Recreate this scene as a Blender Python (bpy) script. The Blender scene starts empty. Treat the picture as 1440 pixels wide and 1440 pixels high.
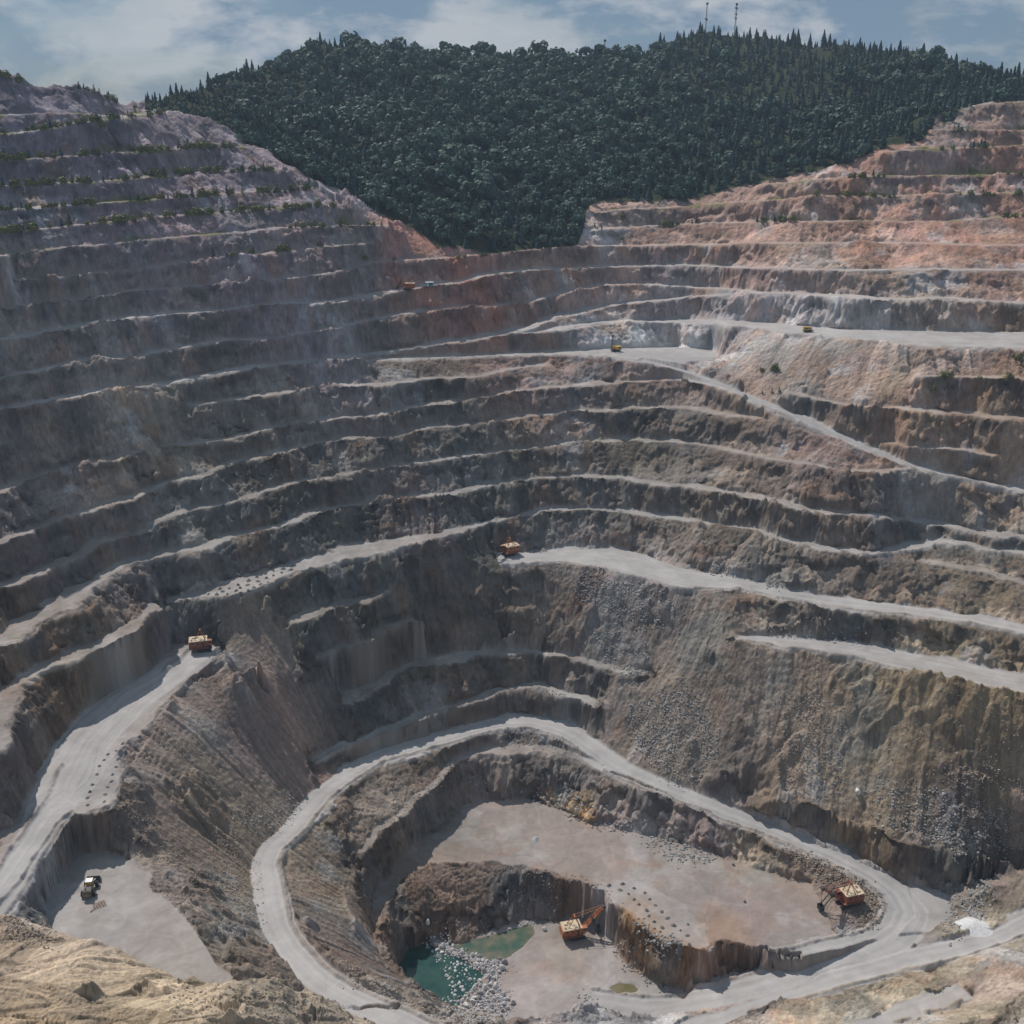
import bpy, math, random
import numpy as np
from mathutils import Vector, Matrix

C = bpy.context.scene
COL = C.collection
# ---------------------------------------------------------------- camera
FPX, HC, Y0 = 1544.0, 350.0, 148.0          # focal length in px of a 1440 px picture, eye height, horizon row
PIT = math.atan((720 - Y0) / FPX)
cam_d = bpy.data.cameras.new('camera'); cam = bpy.data.objects.new('camera', cam_d); COL.objects.link(cam)
cam.location = (0, 0, HC); cam.rotation_euler = (math.pi / 2 - PIT, 0, 0)
cam_d.sensor_width = 36; cam_d.lens = 36 * FPX / 1440
cam_d.clip_start = 1; cam_d.clip_end = 60000
C.camera = cam
# ---------------------------------------------------------------- sky and sun
SUN_EL, SUN_AZ = math.radians(51), math.radians(-37)   # azimuth from +Y (view direction), negative = left
w = bpy.data.worlds.new('World'); C.world = w; w.use_nodes = True
nt = w.node_tree; N = nt.nodes; L = nt.links
for n in list(N): N.remove(n)
out = N.new('ShaderNodeOutputWorld'); bg = N.new('ShaderNodeBackground'); bg.inputs[1].default_value = 0.082
sky = N.new('ShaderNodeTexSky'); sky.sky_type = 'NISHITA'; sky.sun_disc = False
sky.sun_elevation = SUN_EL; sky.sun_rotation = SUN_AZ; sky.altitude = 900; sky.dust_density = 1.4; sky.ozone_density = 2.0
tc = N.new('ShaderNodeTexCoord')
# clouds: noise on the direction, flattened towards the horizon
sep = N.new('ShaderNodeSeparateXYZ'); L.new(tc.outputs['Generated'], sep.inputs[0])
mp = N.new('ShaderNodeMapping'); mp.inputs['Scale'].default_value = (2.6, 2.6, 6.0); mp.inputs['Location'].default_value = (0.35, 0.0, 0.1)
L.new(tc.outputs['Generated'], mp.inputs[0])
n1 = N.new('ShaderNodeTexNoise'); n1.inputs['Scale'].default_value = 1.7; n1.inputs['Detail'].default_value = 9; n1.inputs['Roughness'].default_value = 0.55
n1.inputs['Distortion'].default_value = 0.35
L.new(mp.outputs[0], n1.inputs['Vector'])
r1 = N.new('ShaderNodeValToRGB'); r1.color_ramp.elements[0].position = 0.30; r1.color_ramp.elements[1].position = 0.52
L.new(n1.outputs['Fac'], r1.inputs[0])
n2 = N.new('ShaderNodeTexNoise'); n2.inputs['Scale'].default_value = 3.3; n2.inputs['Detail'].default_value = 10; n2.inputs['Roughness'].default_value = 0.6
n2.inputs['Distortion'].default_value = 0.15
L.new(mp.outputs[0], n2.inputs['Vector'])
r2 = N.new('ShaderNodeValToRGB'); r2.color_ramp.elements[0].position = 0.47; r2.color_ramp.elements[1].position = 0.60
r2.color_ramp.elements[0].color = (2.7, 3.95, 5.5, 1); r2.color_ramp.elements[1].color = (7.2, 7.6, 8.1, 1)
L.new(n2.outputs['Fac'], r2.inputs[0])
mx = N.new('ShaderNodeMix'); mx.data_type = 'RGBA'
fm = N.new('ShaderNodeMath'); fm.operation = 'MULTIPLY'; fm.inputs[1].default_value = 0.95
L.new(r1.outputs[0], fm.inputs[0]); L.new(fm.outputs[0], mx.inputs['Factor'])
tint = N.new('ShaderNodeMix'); tint.data_type = 'RGBA'; tint.blend_type = 'MULTIPLY'; tint.inputs['Factor'].default_value = 1
tint.inputs['B'].default_value = (0.56, 0.66, 0.76, 1)
L.new(sky.outputs[0], tint.inputs['A'])
L.new(tint.outputs['Result'], mx.inputs['A']); L.new(r2.outputs[0], mx.inputs['B'])
L.new(mx.outputs['Result'], bg.inputs[0]); L.new(bg.outputs[0], out.inputs[0])
sd = bpy.data.lights.new('sun', 'SUN'); sd.energy = 4.6; sd.angle = math.radians(0.5); sd.color = (1, 0.93, 0.86)
so = bpy.data.objects.new('sun', sd); COL.objects.link(so)
sdir = Vector((math.sin(SUN_AZ) * math.cos(SUN_EL), math.cos(SUN_AZ) * math.cos(SUN_EL), math.sin(SUN_EL)))
so.rotation_euler = sdir.to_track_quat('Z', 'Y').to_euler(); so.location = (0, 600, 900)
C.view_settings.view_transform = 'Standard'; C.view_settings.look = 'None'
C.view_settings.exposure = -0.27; C.view_settings.gamma = 1
C.render.engine = 'CYCLES'; C.cycles.use_denoising = True; C.cycles.max_bounces = 5
C.cycles.volume_bounces = 0; C.cycles.diffuse_bounces = 2
C.render.resolution_x = C.render.resolution_y = 1024

# ---------------------------------------------------------------- helpers
rng = np.random.default_rng(7); random.seed(7)
sp, cp = math.sin(PIT), math.cos(PIT)
def w_z(x, y, z):
    """world x, y where the line of sight of photo pixel (x, y) is at height z"""
    t = (HC - z) / (FPX * sp + (y - 720) * cp)
    return (x - 720) * t, (FPX * cp - (y - 720) * sp) * t, z
def w_r(x, y, r):
    """world point on the line of sight at horizontal distance r"""
    X, Y = x - 720, FPX * cp - (y - 720) * sp
    t = r / math.hypot(X, Y)
    return X * t, Y * t, HC - t * (FPX * sp + (y - 720) * cp)
def wp(x, y, v): return w_z(x, y, v) if v >= -100 else w_r(x, y, -v)
def lerp_tab(tab, x):
    if isinstance(tab, (int, float)): return float(tab)
    return float(np.interp(x, [a for a, b in tab], [b for a, b in tab]))
def line(s, z=None):
    """'x,y x,y ...' (+ height table over x) or 'x,y,z ...' -> N x 3 world points (z < -100: a distance)"""
    o = []
    for tkn in s.split():
        p = [float(q) for q in tkn.split(',')]
        o.append(wp(p[0], p[1], p[2] if len(p) > 2 else lerp_tab(z, p[0])))
    return np.array(o)

# ---------------------------------------------------------------- the ground as one height sheet on a log-polar grid
D = 0.00105
TH0, RH0 = -0.70, math.log(150.0)
NT, NR = int(1.40 / D), int((math.log(1750.0) - RH0) / D)
def tg(p):
    p = np.asarray(p); th = np.arctan2(p[..., 0], p[..., 1]); rh = np.log(np.hypot(p[..., 0], p[..., 1]))
    return (rh - RH0) / D, (th - TH0) / D
ZC = np.zeros((NR, NT), np.float32); TC = np.zeros((NR, NT), np.float32); MK = np.zeros((NR, NT), bool)
ROAD = np.zeros((NR, NT), np.float32); FLAT = np.zeros((NR, NT), np.float32); ACR = np.zeros((NR, NT), np.float32); BRM = np.zeros((NR, NT), np.float32)
def put(P, z, t, road=0.0, flat=1.0, hard=True):
    i, j = tg(P); i = np.rint(i).astype(int).ravel(); j = np.rint(j).astype(int).ravel()
    z = np.broadcast_to(z, P.shape[:-1]).ravel(); t = np.broadcast_to(t, P.shape[:-1]).ravel()
    road = np.broadcast_to(road, P.shape[:-1]).ravel()
    ok = (i >= 0) & (i < NR) & (j >= 0) & (j < NT); i, j = i[ok], j[ok]
    if hard: ZC[i, j] = z[ok]; TC[i, j] = t[ok]; MK[i, j] = True
    ROAD[i, j] = np.maximum(ROAD[i, j], road[ok]); FLAT[i, j] = flat
def resamp(P, n=None):
    i, j = tg(P); d = np.hypot(np.diff(i), np.diff(j)); s = np.r_[0, np.cumsum(d)]
    n = n or max(2, int(s[-1] / 0.45)); u = np.linspace(0, s[-1], n)
    # smooth (Catmull-like) resampling: linear, then a light smoothing in world space
    return np.stack([np.interp(u, s, P[:, k]) for k in range(3)], 1)
def smooth(P, it):
    P = P.copy()
    for _ in range(it): P[1:-1] = 0.25 * P[:-2] + 0.5 * P[1:-1] + 0.25 * P[2:]
    return P
def fr1(n, wl, seed):
    g = np.random.default_rng(seed); o = np.zeros(n); a = 1.0
    while wl > 3:
        k = int(n / wl) + 3; o += a * np.interp(np.arange(n) / wl, np.arange(k), g.uniform(-1, 1, k)); wl /= 2; a *= .55
    return o
SEED = [0]
def normals(P):
    d = np.gradient(P[:, :2], axis=0); d = smooth(d, 6); d /= np.linalg.norm(d, axis=1)[:, None] + 1e-9
    return np.stack([-d[:, 1], d[:, 0]], 1)      # left of travel = uphill
def quad(F, B, road=0.0, m=None):
    m = m or max(3, int(np.hypot(*(np.array(tg(F)) - np.array(tg(B)))).max() / 0.45) + 2)
    u = np.linspace(0, 1, m)[None, :, None]; G = F[:, None] * (1 - u) + B[:, None] * u
    tt = (1 - u[..., 0]) * np.ones((len(F), 1))
    tt = np.where(u[..., 0] < 0.5, 1.0, 0.0) * np.ones((len(F), 1))
    put(G, G[..., 2], tt, road)
    i, j = tg(G); i = np.rint(i).astype(int).ravel(); j = np.rint(j).astype(int).ravel(); ok = (i >= 0) & (i < NR) & (j >= 0) & (j < NT)
    wd_ = np.hypot(*(F - B)[:, :2].T)[:, None] * (u[..., 0] - 0.5) + 50 + SEED[0] * 0.37
    ACR[i[ok], j[ok]] = wd_.ravel()[ok]
    wid = np.hypot(*(F - B)[:, :2].T)[:, None]; dd_ = wid * u[..., 0]
    BRM[i[ok], j[ok]] = np.where((wid > 7.5) & (dd_ > .6) & (dd_ < 2.2), 1.0, 0.0).ravel()[ok]
DEFER = []
def gsm(a, n):
    k = np.exp(-np.linspace(-2, 2, 2 * n + 1) ** 2); k /= k.sum()
    return np.convolve(np.pad(a, n, 'edge'), k, 'valid')
def settle(F):
    """slide every point along its line of sight until the face rising to it from the bench below stands at a
    believable angle; heights stay nearly level along the bench"""
    th = np.arctan2(F[:, 0], F[:, 1]); r = np.hypot(F[:, 0], F[:, 1]); s = (HC - F[:, 2]) / r
    j = np.clip(np.rint((th - TH0) / D).astype(int), 0, NT - 1); z = F[:, 2].copy(); RQ = r.copy(); RR = np.exp(RH0 + D * np.arange(NR))
    for q in range(len(F)):
        m = MK[:, j[q]] & ((HC - ZC[:, j[q]]) > (s[q] + 0.004) * RR) & (RR < r[q] * 1.1); m[:300] = False
        ix = np.nonzero(m)[0]
        if not len(ix): continue
        r0, z0 = RR[ix[-1]], ZC[ix[-1], j[q]]
        lo, hi = [HC - s[q] * (HC - z0 + r0 * t) / (s[q] + t) for t in (math.tan(math.radians(27)), math.tan(math.radians(58)))]
        if s[q] < 0.115: z[q] = HC - s[q] * min(max(r[q], r0 + 9), r0 + 42); RQ[q] = min(max(r[q], r0 + 9), r0 + 42)
        else: z[q] = min(max(z[q], lo), hi)
    rq = RQ
    z = gsm(z, min(45, len(z) // 3 + 1))
    G = F.copy(); rn = np.where(np.abs(s) > 1e-3, (HC - z) / np.where(np.abs(s) > 1e-3, s, 1), r)
    up_ = s < 0.115
    if up_.mean() > 0.5:                       # benches near eye height: level the distance instead of the height
        rn = gsm(rq, min(45, len(z) // 3 + 1))
    G[:, 0] = rn * np.sin(th); G[:, 1] = rn * np.cos(th); G[:, 2] = HC - s * rn
    return G
def S(s, z, wd, road=0.0, jit=1.0, now=False, key=None):
    """bench: front edge (crest of the face below) + width in metres, back edge uphill"""
    SEED[0] += 1
    my = np.mean([float(q.split(',')[1]) for q in s.split()]); sd_ = SEED[0]
    if my < 870 and not now: DEFER.append((key or my, lambda: do_S(s, z, wd, road, jit, sd_, True)))
    else: do_S(s, z, wd, road, jit, sd_, False)
def do_S(s, z, wd, road, jit, sd_, cl):
    F = smooth(resamp(line(s, z)), 14)
    if cl: F = smooth(resamp(settle(F)), 6)
    n = normals(F); k = len(F)
    xs = 720 + FPX * F[:, 0] / (F[:, 1] * cp + (HC - F[:, 2]) * sp)
    wv = np.array([lerp_tab(wd, x) for x in xs]) if not isinstance(wd, (int, float)) else np.full(k, float(wd))
    F[:, :2] += n * (fr1(k, 60, sd_) * 1.3 * jit)[:, None]
    wv = np.maximum(wv * (1 + 0.2 * fr1(k, 70, sd_ + 500)), 3.4)
    B = F.copy(); B[:, :2] += n * wv[:, None]; B[:, 2] += 0.3
    quad(F, B, road)
def Q(f, b, z, road=0.0, jit=0.6, now=False, key=None):
    SEED[0] += 1
    my = np.mean([float(q.split(',')[1]) for q in f.split()]); sd_ = SEED[0]
    if my < 870 and not now: DEFER.append((key or my, lambda: do_Q(f, b, z, road, jit, sd_, True)))
    else: do_Q(f, b, z, road, jit, sd_, False)
def do_Q(f, b, z, road, jit, sd_, cl):
    F = line(f, z); B = line(b, z); n = max(len(resamp(F)), len(resamp(B)))
    F = smooth(resamp(F, n), 10); B = smooth(resamp(B, n), 10)
    if cl:
        G = settle(F); dz = G[:, 2] - F[:, 2]; sb = (HC - B[:, 2]) / np.hypot(B[:, 0], B[:, 1])
        th = np.arctan2(B[:, 0], B[:, 1]); zb = B[:, 2] + dz; rb = (HC - zb) / sb; B = np.stack([rb * np.sin(th), rb * np.cos(th), zb], 1); F = G
    F[:, :2] += normals(F) * (fr1(n, 50, sd_) * jit)[:, None]; B[:, :2] += normals(B) * (fr1(n, 50, sd_ + 99) * jit)[:, None]
    quad(F, B, road)
def R(s, hw, road=1.0, rough=0.0):
    P = smooth(resamp(line(s)), 60); n = normals(P)
    xs = np.linspace(0, 1, len(P)); h = np.interp(xs, np.linspace(0, 1, len(hw)), hw)[:, None] if not isinstance(hw, (int, float)) else hw
    A = P.copy(); B = P.copy(); A[:, :2] -= n * h; B[:, :2] += n * h
    quad(A, B, road)
def Lc(s, z, t, jit=0.8, hard=True):
    """a bare crest (t = 1) or toe (t = 0) line"""
    SEED[0] += 1
    P = smooth(resamp(line(s, z)), 8); n = normals(P); P[:, :2] += n * (fr1(len(P), 40, SEED[0]) * jit)[:, None]
    for o in (-0.5, 0, 0.5):
        q = P.copy(); q[:, :2] += n * o; put(q, q[:, 2], t, flat=0)
def inside(poly, X, Y):
    c = np.zeros(X.shape, bool); n = len(poly)
    for a in range(n):
        x1, y1 = poly[a][:2]; x2, y2 = poly[(a + 1) % n][:2]
        if y1 == y2: continue
        m = ((y1 > Y) != (y2 > Y)) & (X < (x2 - x1) * (Y - y1) / (y2 - y1) + x1); c ^= m
    return c
def Pg(s, z, t=0.0, road=0.0, dz=0.0, hard=True, flat=1):
    P = smooth(resamp(line(s, z)), 8); i, j = tg(P)
    i0, i1, j0, j1 = int(max(i.min(), 0)), int(min(i.max() + 2, NR)), int(max(j.min(), 0)), int(min(j.max() + 2, NT))
    I, J = np.meshgrid(np.arange(i0, i1), np.arange(j0, j1), indexing='ij')
    m = inside(list(zip(i[::4], j[::4])), I.astype(float), J.astype(float))
    if hard:
        zz = P[:, 2].mean() + dz if not isinstance(z, (list, tuple)) else None
        if zz is None:
            ym = np.mean([float(t.split(',')[1]) for t in s.split()]); xt = [a for a, b in z]
            jt = [float(tg(np.array(wp(a, ym, b)))[1]) for a, b in z]; zz = np.interp(np.broadcast_to(J, m.shape), jt, [b for a, b in z])[m]
        ZC[i0:i1, j0:j1][m] = zz; TC[i0:i1, j0:j1][m] = t; MK[i0:i1, j0:j1][m] = True
    ROAD[i0:i1, j0:j1][m] = np.maximum(ROAD[i0:i1, j0:j1][m], road); FLAT[i0:i1, j0:j1][m] = flat
    return m, (i0, i1, j0, j1)

# hill behind the pit: ridge and its far side
RIDGE = [(-60,125,900),(60,140,900),(150,160,890),(205,156,880),(240,138,950),(300,112,1030),(370,92,1100),(405,72,1150),(440,56,1180),(490,63,1200),(560,70,1230),(640,74,1240),(720,74,1250),
         (790,79,1260),(850,78,1280),(900,74,1300),(940,48,1330),(975,38,1350),(1020,38,1350),(1070,44,1340),(1130,56,1330),(1200,60,1320),(1290,62,1300),(1330,74,1280),(1360,92,1250),(1440,108,1180),(1500,120,1120),(1700,130,1100)]
rd = np.array([w_r(x, y + 9, r) for x, y, r in RIDGE])
for dr, dz in ((0, 0),):
    P = resamp(rd); put(P, P[:, 2], 1.0, flat=0)
far = []
for k in range(len(rd)):
    r = math.hypot(rd[k][0], rd[k][1]); s_ = 1700 / r
    far.append((rd[k][0] * s_, rd[k][1] * s_, 120.0))
P = resamp(np.array(far)); put(P, P[:, 2], 0.0, flat=0)
Lc('260,150,-990 330,165,-990 420,150,-1030 520,160,-1040 640,180,-1030 760,190,-1030 900,190,-1040 1040,190,-1050 1180,170,-1070 1300,140,-1090', None, 1.0, 3)
Lc('400,232,-870 480,262,-840 560,300,-810 640,298,-855 720,285,-895 800,275,-915 900,258,-960 1000,240,-970 1100,222,-985 1200,190,-1010 1300,160,-1020', None, 1.0, 3)
# upper left rim
Lc('-60,100,-785 0,104,-788 25,108,-790 45,124,-798 65,126,-802 100,125,-812 130,127,-820 150,141,-840 170,150,-860 190,156,-880 205,157,-900', None, 1.0)
S('-60,163,-722 0,162,-728 50,160,-742 100,160,-760 150,163,-795 185,163,-840', None, 5)
S('-60,192,-705 0,188,-711 40,185,-722 80,178,-738 120,173,-755 170,167,-790 235,158,-845 270,163,-880 292,172,-895', None, [(0,5),(120,8),(180,14),(240,22)], 0.5)
S('-60,232,-690 0,225,-698 60,222,-718 120,218,-738 200,213,-770 280,208,-805 345,207,-838 365,208,-850', None, 7)
S('-60,268 0,262 60,257 130,256 200,251 260,244 330,240 390,239', [(0,307.5),(200,308),(400,309)], 6.5)
S('-60,305 0,297 60,292 120,287 200,282 270,277 330,272 400,267 442,266', 296.5, 6)
S('-60,337 0,328 60,322 130,315 200,308 270,302 330,297 400,293 485,289', 287, 5)
S('-60,372 0,362 50,352 100,347 160,343 200,338 260,333 330,328 400,321 480,318 542,318', 277, 4.5)
S('-60,410 0,398 60,391 120,386 200,378 283,366 360,358 450,347 520,342', 264.5, 3.5, key=370)
S('-60,446 0,435 60,428 130,420 200,409 250,405 330,398 400,391 480,380 530,370 560,366 620,365 700,356 760,351 810,346 880,346 960,345 1060,342 1160,343 1293,342 1387,345 1440,345 1500,345', [(0,252),(500,251.5),(700,253.5),(894,253.5),(1008,255.5),(1124,256.5),(1244,258.5),(1500,259)], [(0,3.5),(500,4),(700,6),(1000,6),(1500,6)], 0.15, key=390)
# right upper benches
S('835,324,-850 860,322,-862 900,320,-874 960,316,-882 1060,312,-872 1193,312,-862 1327,313,-880 1440,305,-897 1500,304,-907', None, 8, 0.1, 2)
S('845,301,-868 870,297,-880 960,291,-898 1027,285,-895 1110,281,-888 1147,276,-886 1260,277,-897 1440,272,-927 1500,272,-940', None, 8, 0.0, 2)
S('1060,262,-908 1147,253,-906 1227,249,-914 1327,248,-930 1440,246,-952 1500,246,-964', None, 8, 0.0, 2)
S('1235,214,-938 1320,210,-950 1407,207,-970 1440,205,-978 1500,204,-990', None, 9, 0.0, 2)
S('1320,184,-975 1380,183,-988 1440,184,-1002 1500,184,-1012', None, 8, 0.0, 2)
Lc('1310,163,-1002 1370,152,-1015 1440,143,-1028 1500,140,-1040', None, 1.0)
# T10 (bright road) / T11 / T12 / T13
S('-60,492 0,479 50,470 110,460 170,450 240,442 330,435 400,428 480,423 547,412 613,403 653,398 680,391 713,384 747,380 847,376 960,373 1043,377 1160,380 1300,380 1440,380 1500,380', [(0,240),(280,239),(500,237),(700,240.5),(875,239),(990,240.5),(1110,243.5),(1200,245.5),(1500,247)], [(0,5),(450,5.5),(600,9),(680,9),(760,5),(1500,5)], 0.75, key=410)
S('-60,545 0,532 67,517 127,503 200,502 250,490 300,480 380,477 480,457 530,447 560,442 613,437 663,430 700,430 747,425 780,418 813,408 847,403 890,401 960,404 1010,408 1060,413 1110,414 1190,419 1270,424 1330,422 1440,429 1500,432', [(0,223),(450,221),(680,224),(850,226.5),(985,225.5),(1100,228.5),(1187,231),(1500,232)], [(0,3.5),(500,4),(700,5),(850,7),(1000,12),(1500,10)], 0.55, key=440)
Q('-60,592 0,578 50,568 100,560 150,549 180,546 233,542 283,529 333,522 400,512 480,506 513,500 580,492 630,484 670,479 713,471 740,470 790,467 813,460 863,454 960,454 1010,457 1060,462 1110,470 1160,474 1200,479 1300,489 1440,492 1500,494',
  '-60,587 0,574 50,564 100,556 150,544 180,541 233,537 283,525 333,518 400,508 480,502 513,496 580,487 630,479 670,473 713,462 740,459 790,459 813,455 863,450 960,449 1010,450 1060,452 1110,457 1160,460 1200,463 1300,465 1440,467 1500,468',
  [(0,210.5),(480,205),(740,206.5),(860,206),(950,204.5),(1010,206.5),(1100,211),(1200,212.5),(1500,214)], 0.85)
S('735,466 760,459 790,447 820,439 860,431 910,425 970,419 1030,414', [(735,207),(790,210.5),(860,214),(970,219),(1030,225)], 7, 0.85, 0.3, key=470)
# right slopes between the platform and the ramp
S('1290,531 1360,532 1440,533 1500,534', 204, 4)
S('1105,552 1160,566 1193,572 1277,576 1343,584 1440,589 1500,592', [(1105,188),(1290,188),(1500,186)], 4.5, 0.15, 2)
S('1235,625 1293,626 1363,633 1400,640', 172, 4, 0.0, 2)
# T14: mid road, platform of the drill, ramp down to the right
Q('505,509 600,506 680,503 740,501 800,500 850,503 900,510 950,520', '505,505 600,502 680,498 740,496 800,493 850,490 900,489 950,489', [(505,200),(600,198),(680,196.5),(740,195),(800,194),(850,193.5),(900,192),(950,188.5)], 0.9, now=True)
Pg('845,492 900,489 950,488 1000,490 1014,498 1000,506 970,508 958,514 900,509 850,502', [(845,194),(900,193),(950,191.5),(1010,190)], 0, 0.95)
R('900,507,192 950,519,188.5 990,533,184.7 1040,554,180.3 1090,574,177 1150,600,171 1220,633,163.5 1280,655,158.5 1330,667,155.5 1440,691,149 1510,706,145', 5.0, 1.0)
S('270,570 333,563 400,552 433,547 456,538 480,543 530,543 613,533 680,528 720,521 772,513', [(270,196),(456,192),(700,190)], 5, 0.25, key=540)
S('-60,645 0,630 27,619', 196, 4, key=560)
S('-60,712 0,697 33,680 67,667 117,653 167,647 197,635', 179.5, [(0,4),(100,6),(200,4)], 0.2, key=600)
S('228,630 283,620 333,617 383,603 433,595 480,589 547,580 630,567 697,558 763,546 813,543 880,537 960,535 1005,545 1045,556', [(230,177.5),(700,180),(950,183),(1045,183)], 5, 0.2, key=570)
S('-60,785 0,770 33,753 67,740 100,723 143,713 183,697 213,688 233,680 280,671 333,652 383,640 430,627 480,618 547,613 603,603 663,597 713,593 763,583 813,577 880,577 960,575 1010,583 1067,589', [(0,165.5),(700,166.5),(1067,172)], [(0,5),(300,4),(700,5),(1060,6)], 0.25, key=650)
S('-60,850 0,833 50,812 83,797 150,765 200,748 233,727 267,717 313,708 350,697 433,677 480,668 530,662 587,650 663,643 730,633 757,627 797,623 880,618 960,622 1027,633 1093,647 1177,662 1237,667 1277,661', [(0,152),(760,152.5),(1277,158)], [(0,6),(200,6),(320,4),(760,4),(1277,4)], 0.3, key=690)
S('-60,950 0,912 43,896 110,853 133,830 183,803 233,784 287,772 333,750 400,735 480,714 547,703 647,694 680,688 747,678 813,669 880,671 960,687 1027,695 1093,708 1160,721 1237,727 1293,737 1343,745 1393,752 1440,756 1500,762', [(0,138),(300,138.5),(700,138),(1500,141)], [(0,15),(110,18),(200,11),(300,6),(400,5),(900,6),(1500,6)], 0.45, key=735)
# T20, its wide left part with the first drill pattern
Q('237,851 265,846 300,843 333,838 367,827 400,817 440,806 480,790 530,780 580,768 653,748 660,743', '237,845 265,840 300,825 340,808 400,790 440,782 480,768 547,758 600,751 640,744 655,742', 123, 0.5)
S('655,744 690,735 730,726 813,717 880,719 960,734 1027,744 1093,760 1160,774 1210,781 1260,778 1293,771 1360,769 1440,781 1500,786', [(655,123),(1100,124),(1500,125)], [(655,4),(800,5),(960,6),(1290,10),(1500,9)], 0.6, key=790)
S('1290,791 1327,793 1377,804 1440,824 1500,840', [(1290,117),(1500,116)], 6, 0.3)
Q('-60,1075 13,1047 27,1003 50,957 107,930 150,913 190,890 213,864 225,855', '-60,1035 0,1040 -5,985 30,948 90,918 140,895 180,875 200,858 215,850', 124.5, 0.3)
# T21: shovel platform and road to the right
Q('705,795 757,793 797,791 847,801 913,818 960,830 1043,829 1093,841 1160,853 1227,861 1293,869 1360,878 1440,894 1500,908', '692,775 757,778 810,772 860,770 910,780 960,800 1027,812 1093,826 1160,837 1227,845 1293,855 1360,866 1440,878 1500,890', 107, 0.95)
Q('1033,900 1093,911 1160,918 1210,928 1260,941 1327,957 1400,972 1500,990', '1040,893 1127,896 1193,902 1243,909 1293,919 1360,932 1440,947 1500,958', 93.5, 0.85)
# inner left benches
S('402,880 433,868 480,858 513,848 545,832', 106, 6, 0.2)
S('437,927 463,922 480,915 513,905 547,890 577,879 607,883', 90, 4.5, 0.2)
S('480,991 513,980 547,961 580,944 630,931 680,921 730,916 770,923 797,924 847,938 880,948 913,951', [(480,67),(913,68)], [(480,10),(560,8),(740,4),(913,4)], 0.35)
Q('440,1075 480,1058 530,1038 563,1028 613,1008 680,984 733,971 763,974 800,983 840,997', '445,1062 480,1045 520,1032 563,1014 613,996 663,976 713,966 763,962 800,975 840,989', 53, 0.45)
# big left road and loader pit
R('-60,1340,100 0,1262,101 30,1215,101.5 62,1160,102 88,1100,102.5 122,1040,103 170,990,103 225,955,103 270,925,103 295,908,103', [7,7,7,8,10,11,12,12,10,7], 0.95)
Q('103,1143 127,1147 160,1127 172,1087 188,1057 215,1023 262,962 312,918', '83,1120 100,1120 130,1080 140,1050 160,1020 200,985 240,960 290,918', [(-60,100),(0,101),(62,102),(100,102.7),(170,103)], 0.55)
Q('-60,1345 0,1275 40,1225 83,1160 103,1143', '-60,1300 -10,1235 25,1185 70,1125 90,1110', [(-60,100),(0,101),(62,102),(100,102.7),(170,103)], 0.75)
Q('-60,1290 -10,1235 25,1185 60,1135 90,1080 120,1030 175,975 240,940 275,905', '-60,1270 -30,1225 0,1175 40,1120 78,1065 108,1020 150,983 205,950 240,905', [(-60,100.3),(0,101.3),(62,102.3),(100,103),(170,103.3)], 0.25)
Pg('70,1262 97,1228 116,1196 160,1203 200,1207 227,1253 267,1300 300,1350 333,1377 345,1400 250,1400 160,1370 90,1330 62,1290', 87, 0, 0.4)
Lc('305,915 330,955 362,930', 103, 1)
# long striped slope: small rock steps
Lc('263,965 300,950 345,962 372,975', [(263,102),(372,88)], 1)
# haul road round the pit
R('640,1470,66 560,1432,65 530,1420,64.5 480,1396,63.5 440,1367,62 411,1335,60.5 391,1300,59 381,1260,57.5 374,1215,56 384,1192,55 416,1165,53 431,1143,51.5 450,1120,50 480,1099,48 530,1065,46 580,1050,45 630,1038,44 680,1023,43 713,1016,42 747,1016,41 780,1024,40 813,1040,39 840,1060,38 873,1083,36 913,1101,34.5 960,1119,33 1027,1146,31 1093,1170,28 1160,1198,25 1227,1231,22 1258,1255,20.5 1272,1282,19.5 1262,1306,19 1240,1322,18.3 1193,1343,16.5 1127,1367,12.5 1050,1388,8 970,1405,3.5 900,1412,1 830,1405,0', [6,6,6,6,6,7,6,6,6,6,6.5,7,7.5,8,7,6.5,6.5,8,10,10,8,7,7,7], 1.0)
Pg('850,1243 900,1235 950,1262 985,1300 985,1335 960,1335 915,1300 880,1270', 19, 0, 0.45, hard=False)
Pg('290,838 400,790 440,785 440,800 380,822 300,840', 123, 0, 0.7, hard=False)
Pg('120,1142 135,1080 170,1030 200,1025 180,1080 155,1135', 103, 0, 0.6, hard=False)
Pg('1275,1240 1320,1250 1338,1262 1335,1290 1300,1310 1262,1312 1285,1285 1282,1262', 20, 0, 0.8)
Lc('1050,1112 1093,1127 1160,1140 1210,1153 1260,1167 1327,1187 1377,1203 1425,1208', [(1050,35),(1110,41),(1200,40),(1425,37)], 1, 1.5)
Lc('1058,1140 1130,1170 1200,1200 1260,1222 1330,1240 1400,1238 1430,1225', [(1050,32),(1200,25),(1430,23)], 0, 1.5)
# ledge over the inner wall
S('508,1200 528,1178 547,1160 565,1148 590,1127 630,1094 647,1078 693,1063 730,1058 780,1067 813,1075 847,1084', [(508,38),(847,36)], [(508,3),(640,4),(700,9),(780,9),(847,5)], 0.2)
Lc('490,1215 482,1250 492,1290 498,1310', [(482,38),(508,38)], 1)
Lc('860,1090 900,1106 960,1135 1000,1150', [(860,34),(1000,29)], 1)
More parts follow.
